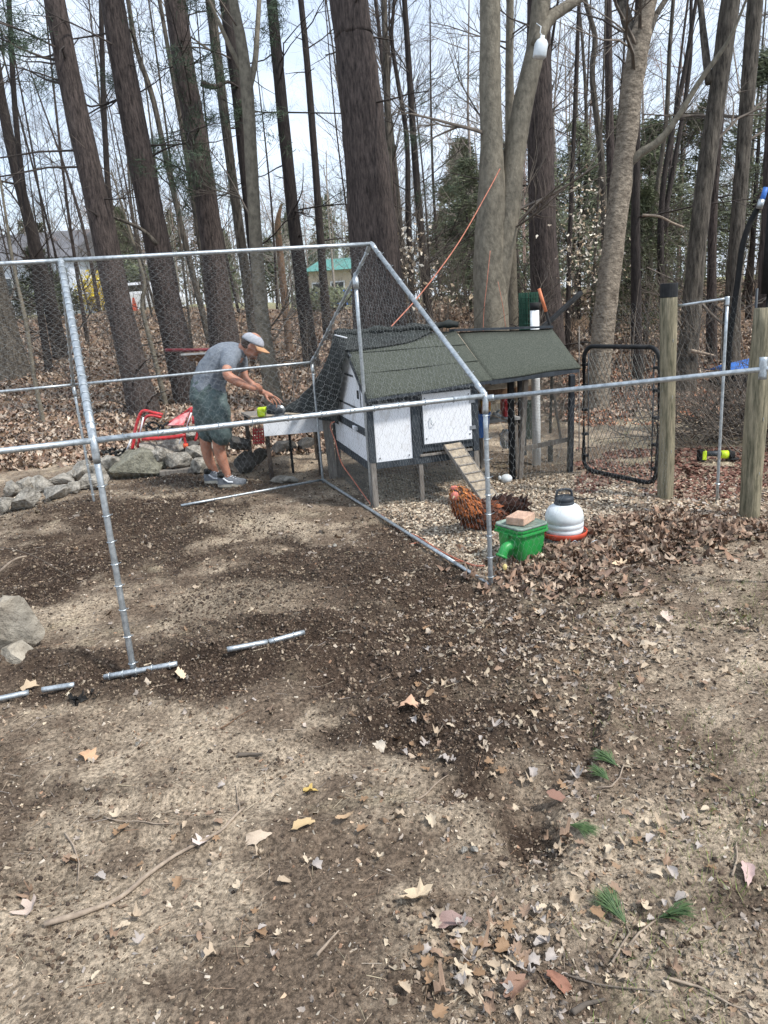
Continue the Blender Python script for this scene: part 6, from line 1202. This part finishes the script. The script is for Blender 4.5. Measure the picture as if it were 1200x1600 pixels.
limb(mb, [(387, 545, 7.27, .056), (378, 546, 7.28, .062), (370, 553, 7.3, .07)])
limb(mb, [(366, 556, 7.3, .095), (350, 562, 7.3, .125), (338, 576, 7.3, .128), (330, 598, 7.3, .130), (330, 620, 7.3, .14)])
limb(mb, [(359, 556, 7.14, .062), (356, 570, 7.06, .054), (355, 584, 6.98, .045), (360, 590, 6.97, .047), (372, 597, 6.97, .046), (389, 605, 7.0, .029), (396, 607, 7.02, .03)])
limb(mb, [(374, 558, 7.45, .060), (379, 576, 7.49, .050), (383, 592, 7.46, .043), (392, 600, 7.45, .042), (410, 612, 7.44, .027)])
limb(mb, [(334, 640, 7.2, .095), (337, 665, 7.19, .085), (341, 686, 7.18, .062), (342, 700, 7.19, .059), (346, 716, 7.2, .058), (353, 734, 7.2, .042), (357, 747, 7.2, .038), (365, 755, 7.19, .036)])
limb(mb, [(325, 640, 7.4, .09), (322, 665, 7.4, .08), (321, 686, 7.4, .06), (323, 704, 7.4, .057), (328, 722, 7.4, .050), (336, 738, 7.4, .038), (337, 746, 7.4, .035)])
# left hand, palm and five fingers reaching down to the saw
limb(mb, [(411, 613, 7.44, .027), (417, 616, 7.43, .031), (423, 619, 7.42, .030)])
for (L) in ([(421, 617, 7.40, .011), (430, 620, 7.39, .010), (437, 625, 7.38, .009), (441, 629, 7.38, .008)], [(422, 619, 7.42, .011), (430, 622, 7.42, .010), (436, 628, 7.41, .009), (438, 633, 7.41, .008)], [(422, 620, 7.45, .011), (428, 625, 7.45, .010), (432, 631, 7.45, .009), (432, 636, 7.45, .008)], [(420, 621, 7.48, .010), (425, 626, 7.48, .009), (427, 632, 7.48, .008)], [(415, 618, 7.40, .012), (419, 625, 7.37, .011), (425, 629, 7.36, .009)]): limb(mb, L, 8)
# right hand curled at the left forearm
limb(mb, [(391, 605, 7.0, .028), (397, 606, 7.04, .034), (400, 607, 7.08, .032)])
for i, (dx, dy) in enumerate([(0, -4), (1.5, -1.5), (1.5, 1.2), (0, 3.6)]): limb(mb, [(399+dx, 605+dy, 7.06, .011), (405+dx, 606+dy, 7.08, .010), (408+dx, 609+dy, 7.12, .009), (405+dx, 611+dy, 7.15, .0085)], 8)
limb(mb, [(395, 603, 7.02, .012), (400, 600, 7.05, .011), (405, 601, 7.08, .009)], 8)
remesh(mb.build('body', M['skin'], man, True), .0075)
mb = MB()
for s in (-1, 1): mb.ell(H(.082, .032*s, .022), (.008, .012, .007), HR, 8, 6)
mb.build('eyes', mat('eye', (.05, .035, .03), .2, var=.1), man, True)
mb = MB(); mb.ell(H(-.018, 0, .012), (.092, .083, .075), HR, 14, 10); mb.build('hair', M['hair'], man, True)
mb = MB(); mb.ell(H(.040, 0, -.078), (.050, .052, .040), HR, 12, 8); mb.build('stubble', mat('stubble', (.24, .13, .09), .8, c2=(.16, .09, .065), scale=60), man, True)
# cap
def capshell(mb, a0, a1, sx=1.0):
    n, m = 26, 9; V = []; 
    for j in range(m+1):
        ph = j/m*math.pi*.5
        for i in range(n+1): t = a0+(a1-a0)*i/n; V.append(H(-.002+.109*sx*math.cos(t)*math.cos(ph), .090*sx*math.sin(t)*math.cos(ph), .036+.078*sx*math.sin(ph)))
    mb.add(V, [(j*(n+1)+i, j*(n+1)+i+1, (j+1)*(n+1)+i+1, (j+1)*(n+1)+i) for j in range(m) for i in range(n)])
mb = MB(); capshell(mb, 0, 2*math.pi); cp = mb.build('cap', M['cap'], man, True); s_ = cp.modifiers.new('t', 'SOLIDIFY'); s_.thickness = .004
mb = MB(); capshell(mb, -.75, .75, 1.03); o = mb.build('front_panel', M['teal'], cp, True)
mb = MB(); V = []
for j in range(6):
    for i in range(13): t = -1.15+2.3*i/12; k_ = j/5; V.append(H((.100+.075*k_)*math.cos(t)+.012*k_-.0*abs(t), (.088+.01*k_)*math.sin(t), .034-.020*k_-.03*k_*abs(t)**2*.5))
mb.add(V, [(j*13+i, j*13+i+1, (j+1)*13+i+1, (j+1)*13+i) for j in range(5) for i in range(12)]); o = mb.build('brim', M['brim'], cp, True); s_ = o.modifiers.new('t', 'SOLIDIFY'); s_.thickness = .005
# t-shirt
mb = MB()
limb(mb, [(379, 548, 7.29, .072), (371, 550, 7.3, .098), (360, 555, 7.3, .140), (347, 562, 7.3, .158), (336, 577, 7.3, .158), (328, 594, 7.3, .160), (325, 608, 7.3, .172)], 18)
limb(mb, [(364, 556, 7.2, .09), (359, 558, 7.13, .086), (357, 571, 7.06, .076)], 14); limb(mb, [(370, 558, 7.4, .085), (375, 563, 7.46, .078), (378, 572, 7.48, .068)], 14)
o = mb.build('shirt', M['shirt'], man, True); remesh(o, .012); d_ = o.modifiers.new('folds', 'DISPLACE'); tx = bpy.data.textures.new('folds', 'CLOUDS'); tx.noise_scale = .11; tx.noise_depth = 2; d_.texture = tx; d_.strength = .03; d_.mid_level = .5; d_.texture_coords = 'LOCAL'
mb = MB()
limb(mb, [(324, 604, 7.3, .172), (326, 620, 7.3, .182), (328, 632, 7.3, .165), (332, 655, 7.3, .14), (334, 668, 7.3, .10)], 18); limb(mb, [(336, 628, 7.2, .125), (340, 652, 7.17, .128), (346, 678, 7.16, .106)], 16); limb(mb, [(321, 628, 7.42, .125), (320, 652, 7.40, .118), (325, 677, 7.40, .098)], 16)
o = mb.build('shorts', M['shorts'], man, True); remesh(o, .012); d_ = o.modifiers.new('folds', 'DISPLACE'); tx = bpy.data.textures.new('folds2', 'CLOUDS'); tx.noise_scale = .13; tx.noise_depth = 2; d_.texture = tx; d_.strength = .045; d_.mid_level = .5
mb = MB(); a_ = at(404, 607, 7.445); b_ = at(408, 610, 7.445); mb.tube([a_, b_], .034, 16); wt_ = mb.build('watch', M['blackpvc'], man, True); mb = MB(); mb.tube([(a_+b_)/2+(0, -.030, .014), (a_+b_)/2+(0, -.040, .019)], .02, 14); mb.build('dial', M['tool'], wt_, True)
for k_, (hx, hy, tx_, ty_, Y0) in enumerate([(349, 760, 389, 763, 7.2), (328, 756, 350, 757, 7.38)]):
    h_ = gz(hx, hy); h_ = np.array([h_[0], Y0, 0]); hx3 = at(hx, hy, Y0); h_[0] = hx3[0]; fwd = np.array([1, -.12-.1*k_, 0]); fwd /= np.linalg.norm(fwd); sd_ = np.cross(fwd, [0, 0, 1]); zb = max(g1(h_[0]+.1, Y0), hx3[2]-.04)
    h_[2] = zb; Rs = np.stack([fwd, sd_, [0, 0, 1]], 1); mb = MB()
    V = []; S_ = [(-.045, .030, .075), (-.03, .038, .10), (.03, .038, .105), (.09, .042, .085), (.15, .050, .06), (.21, .048, .048), (.245, .030, .036)]
    for (x_, w_, z_) in S_:
        for i in range(10): t = math.pi*i/9; V.append(h_+fwd*x_+sd_*w_*math.cos(t)+np.array([0, 0, .026+z_*math.sin(t)**.7]))
    m_ = len(S_); mb.add(V, [(i*10+j, i*10+j+1, (i+1)*10+j+1, (i+1)*10+j) for i in range(m_-1) for j in range(9)]+[tuple(range(10)), tuple(range((m_-1)*10, m_*10))[::-1]]); sh_ = mb.build('shoe', M['shoe'], man, True)
    mb = MB(); n_ = 24; V = []
    for z_ in (0, .028):
        for i in range(n_): t = 2*math.pi*i/n_; V.append(h_+fwd*(.10+.155*math.cos(t))+sd_*(.05+.006*math.cos(t))*math.sin(t)+np.array([0, 0, z_+(.008 if math.cos(t) > .9 else 0)]))
    mb.add(V, [(i, (i+1) % n_, n_+(i+1) % n_, n_+i) for i in range(n_)]+[tuple(range(n_))[::-1], tuple(range(n_, 2*n_))]); mb.build('sole', M['sole'], sh_)
    mb = MB(); mb.tube([h_+fwd*.02-sd_*-.035+(0, 0, .09), h_+fwd*.07+sd_*.046+(0, 0, .055), h_+fwd*.12+sd_*.048+(0, 0, .05)], .008, 6)
    for i in range(4): mb.tube([h_+fwd*(.07+.025*i)+sd_*.03+(0, 0, .115-.012*i), h_+fwd*(.075+.025*i)-sd_*.03+(0, 0, .115-.012*i)], .004, 5)
    mb.build('laces', M['whitepaint'], sh_)
    mb = MB(); mb.tube([h_+(0, 0, .10)-fwd*.002, h_+(0, 0, .14)+fwd*.0], [.046, .044], 14); mb.build('sock', M['blackpvc'], man, True)
# ============================================================ HEN
hb = gp(752, 832); Yh = 5.12; hen = thing('hen', 'rust and dark brown hen with fluffy head standing beside the ramp', 'hen', hb)
Hc = at(756, 806, Yh+.05); Hn = at(728, 792, Yh-.03); Hh = at(716, 771, Yh-.07); Ht = at(800, 786, Yh+.10)
mb = MB(); mb.ell(Hc, (.165, .105, .105), np.array(Matrix.Rotation(-.12, 3, 'Y')), 16, 12); mb.ell(Hn, (.095, .085, .095), None, 14, 10); mb.tube([Hn, (Hn+Hh)/2+(0, 0, .0), Hh], [.09, .08, .058], 14); mb.ell(Hh, (.062, .056, .056), None, 12, 10); mb.tube([Hc+(.08, .02, .02), Ht], [.09, .035], 12)
n0_ = len(mb.v); q = np.random.RandomState(4)
o = mb.build('body', mat('hen_under', (.16, .06, .03), .9, c2=(.03, .014, .01), scale=14), hen, True); remesh(o, .009)
# feathers laid over the surface
V = []; F_ = []; cc = []
parts_ = [(Hc, (.172, .112, .112), 1000, 0), (Hn, (.102, .092, .102), 650, 1), (Hh, (.067, .061, .061), 420, 2), ((Hn+Hh)/2, (.085, .08, .085), 420, 1), ((Hc+Ht)/2+(.04, 0, .0), (.12, .06, .06), 380, 3)]
for c_, r_, n_, k_ in parts_:
    d = q.randn(n_, 3); d /= np.linalg.norm(d, axis=1)[:, None]; s = c_+d*np.array(r_)*.97; nrm = d/np.array(r_); nrm /= np.linalg.norm(nrm, axis=1)[:, None]
    flow = np.array([.8, .1, -.5]) if k_ in (0,) else (np.array([.9, .2, .25]) if k_ == 3 else np.array([.35, -.05, -.85])); fl = flow-nrm*(nrm@flow)[:, None]; fl /= np.linalg.norm(fl, axis=1)[:, None]+1e-6; fl = fl+nrm*.28+q.randn(n_, 3)*.14
    w = np.cross(fl, nrm); w /= np.linalg.norm(w, axis=1)[:, None]+1e-6; L = {0: .045, 1: .034, 2: .022, 3: .085}[k_]*(.7+.6*q.rand(n_, 1)); W_ = L*.24; b = sum(len(v) for v in V)
    V.append(np.stack([s, s+fl*L*.55-w*W_, s+fl*L, s+fl*L*.55+w*W_], 1).reshape(-1, 3)); F_.append(np.arange(n_*4).reshape(-1, 4)+b)
    pc = np.array({0: (.085, .032, .018), 1: (.27, .085, .025), 2: (.38, .14, .04), 3: (.06, .028, .02)}[k_])*(.45+1.0*q.rand(n_, 1)); 
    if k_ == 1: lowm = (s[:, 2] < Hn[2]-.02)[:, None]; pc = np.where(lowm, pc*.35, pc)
    if k_ == 0: rm = (q.rand(n_, 1) < .25); pc = np.where(rm, pc*np.array([3, 2.4, 1.6]), pc)
    cc.append(np.repeat(pc, 4, 0))
o = bulk('feathers', np.concatenate(V)-hb, np.concatenate(F_), M['hen'], np.concatenate(cc), parent=hen); o['kind'] = 'stuff'
fd_ = np.array([-.25, -.93, .05]); fc_ = Hh+np.array([-.028, -.052, -.002])
mb = MB(); mb.ell(fc_, (.030, .018, .032)); mb.build('face', M['comb'], hen, True)
mb = MB(); mb.ell(Hh+(-.03, -.03, .05), (.028, .008, .016)); mb.build('comb', M['comb'], hen, True)
mb = MB(); mb.tube([fc_+(-.008, -.010, 0), fc_+(-.022, -.035, -.012)], [.009, .002], 8); mb.build('beak', M['straw'], hen, True)
for s in (-1, 1): mb = MB(); mb.ell(fc_+(.014*s, -.010, .010), (.004, .004, .004)); mb.build('eye', M['blackpvc'], hen, True)
for s in (-1, 1):
    mb = MB(); L0 = Hc+(.0-.03, .045*s, -.07); ft = np.array([L0[0]-.01, L0[1], g1(L0[0], L0[1])+.008]); mb.tube([L0, ft+(.01, 0, .06), ft], [.02, .010, .008], 8)
    for a_ in (-.5, 0, .5, 3.1): mb.tube([ft, ft+(-.055*math.cos(a_), .055*math.sin(a_), -.003)], [.007, .003], 6)
    mb.build('leg', M['straw'], hen, True)
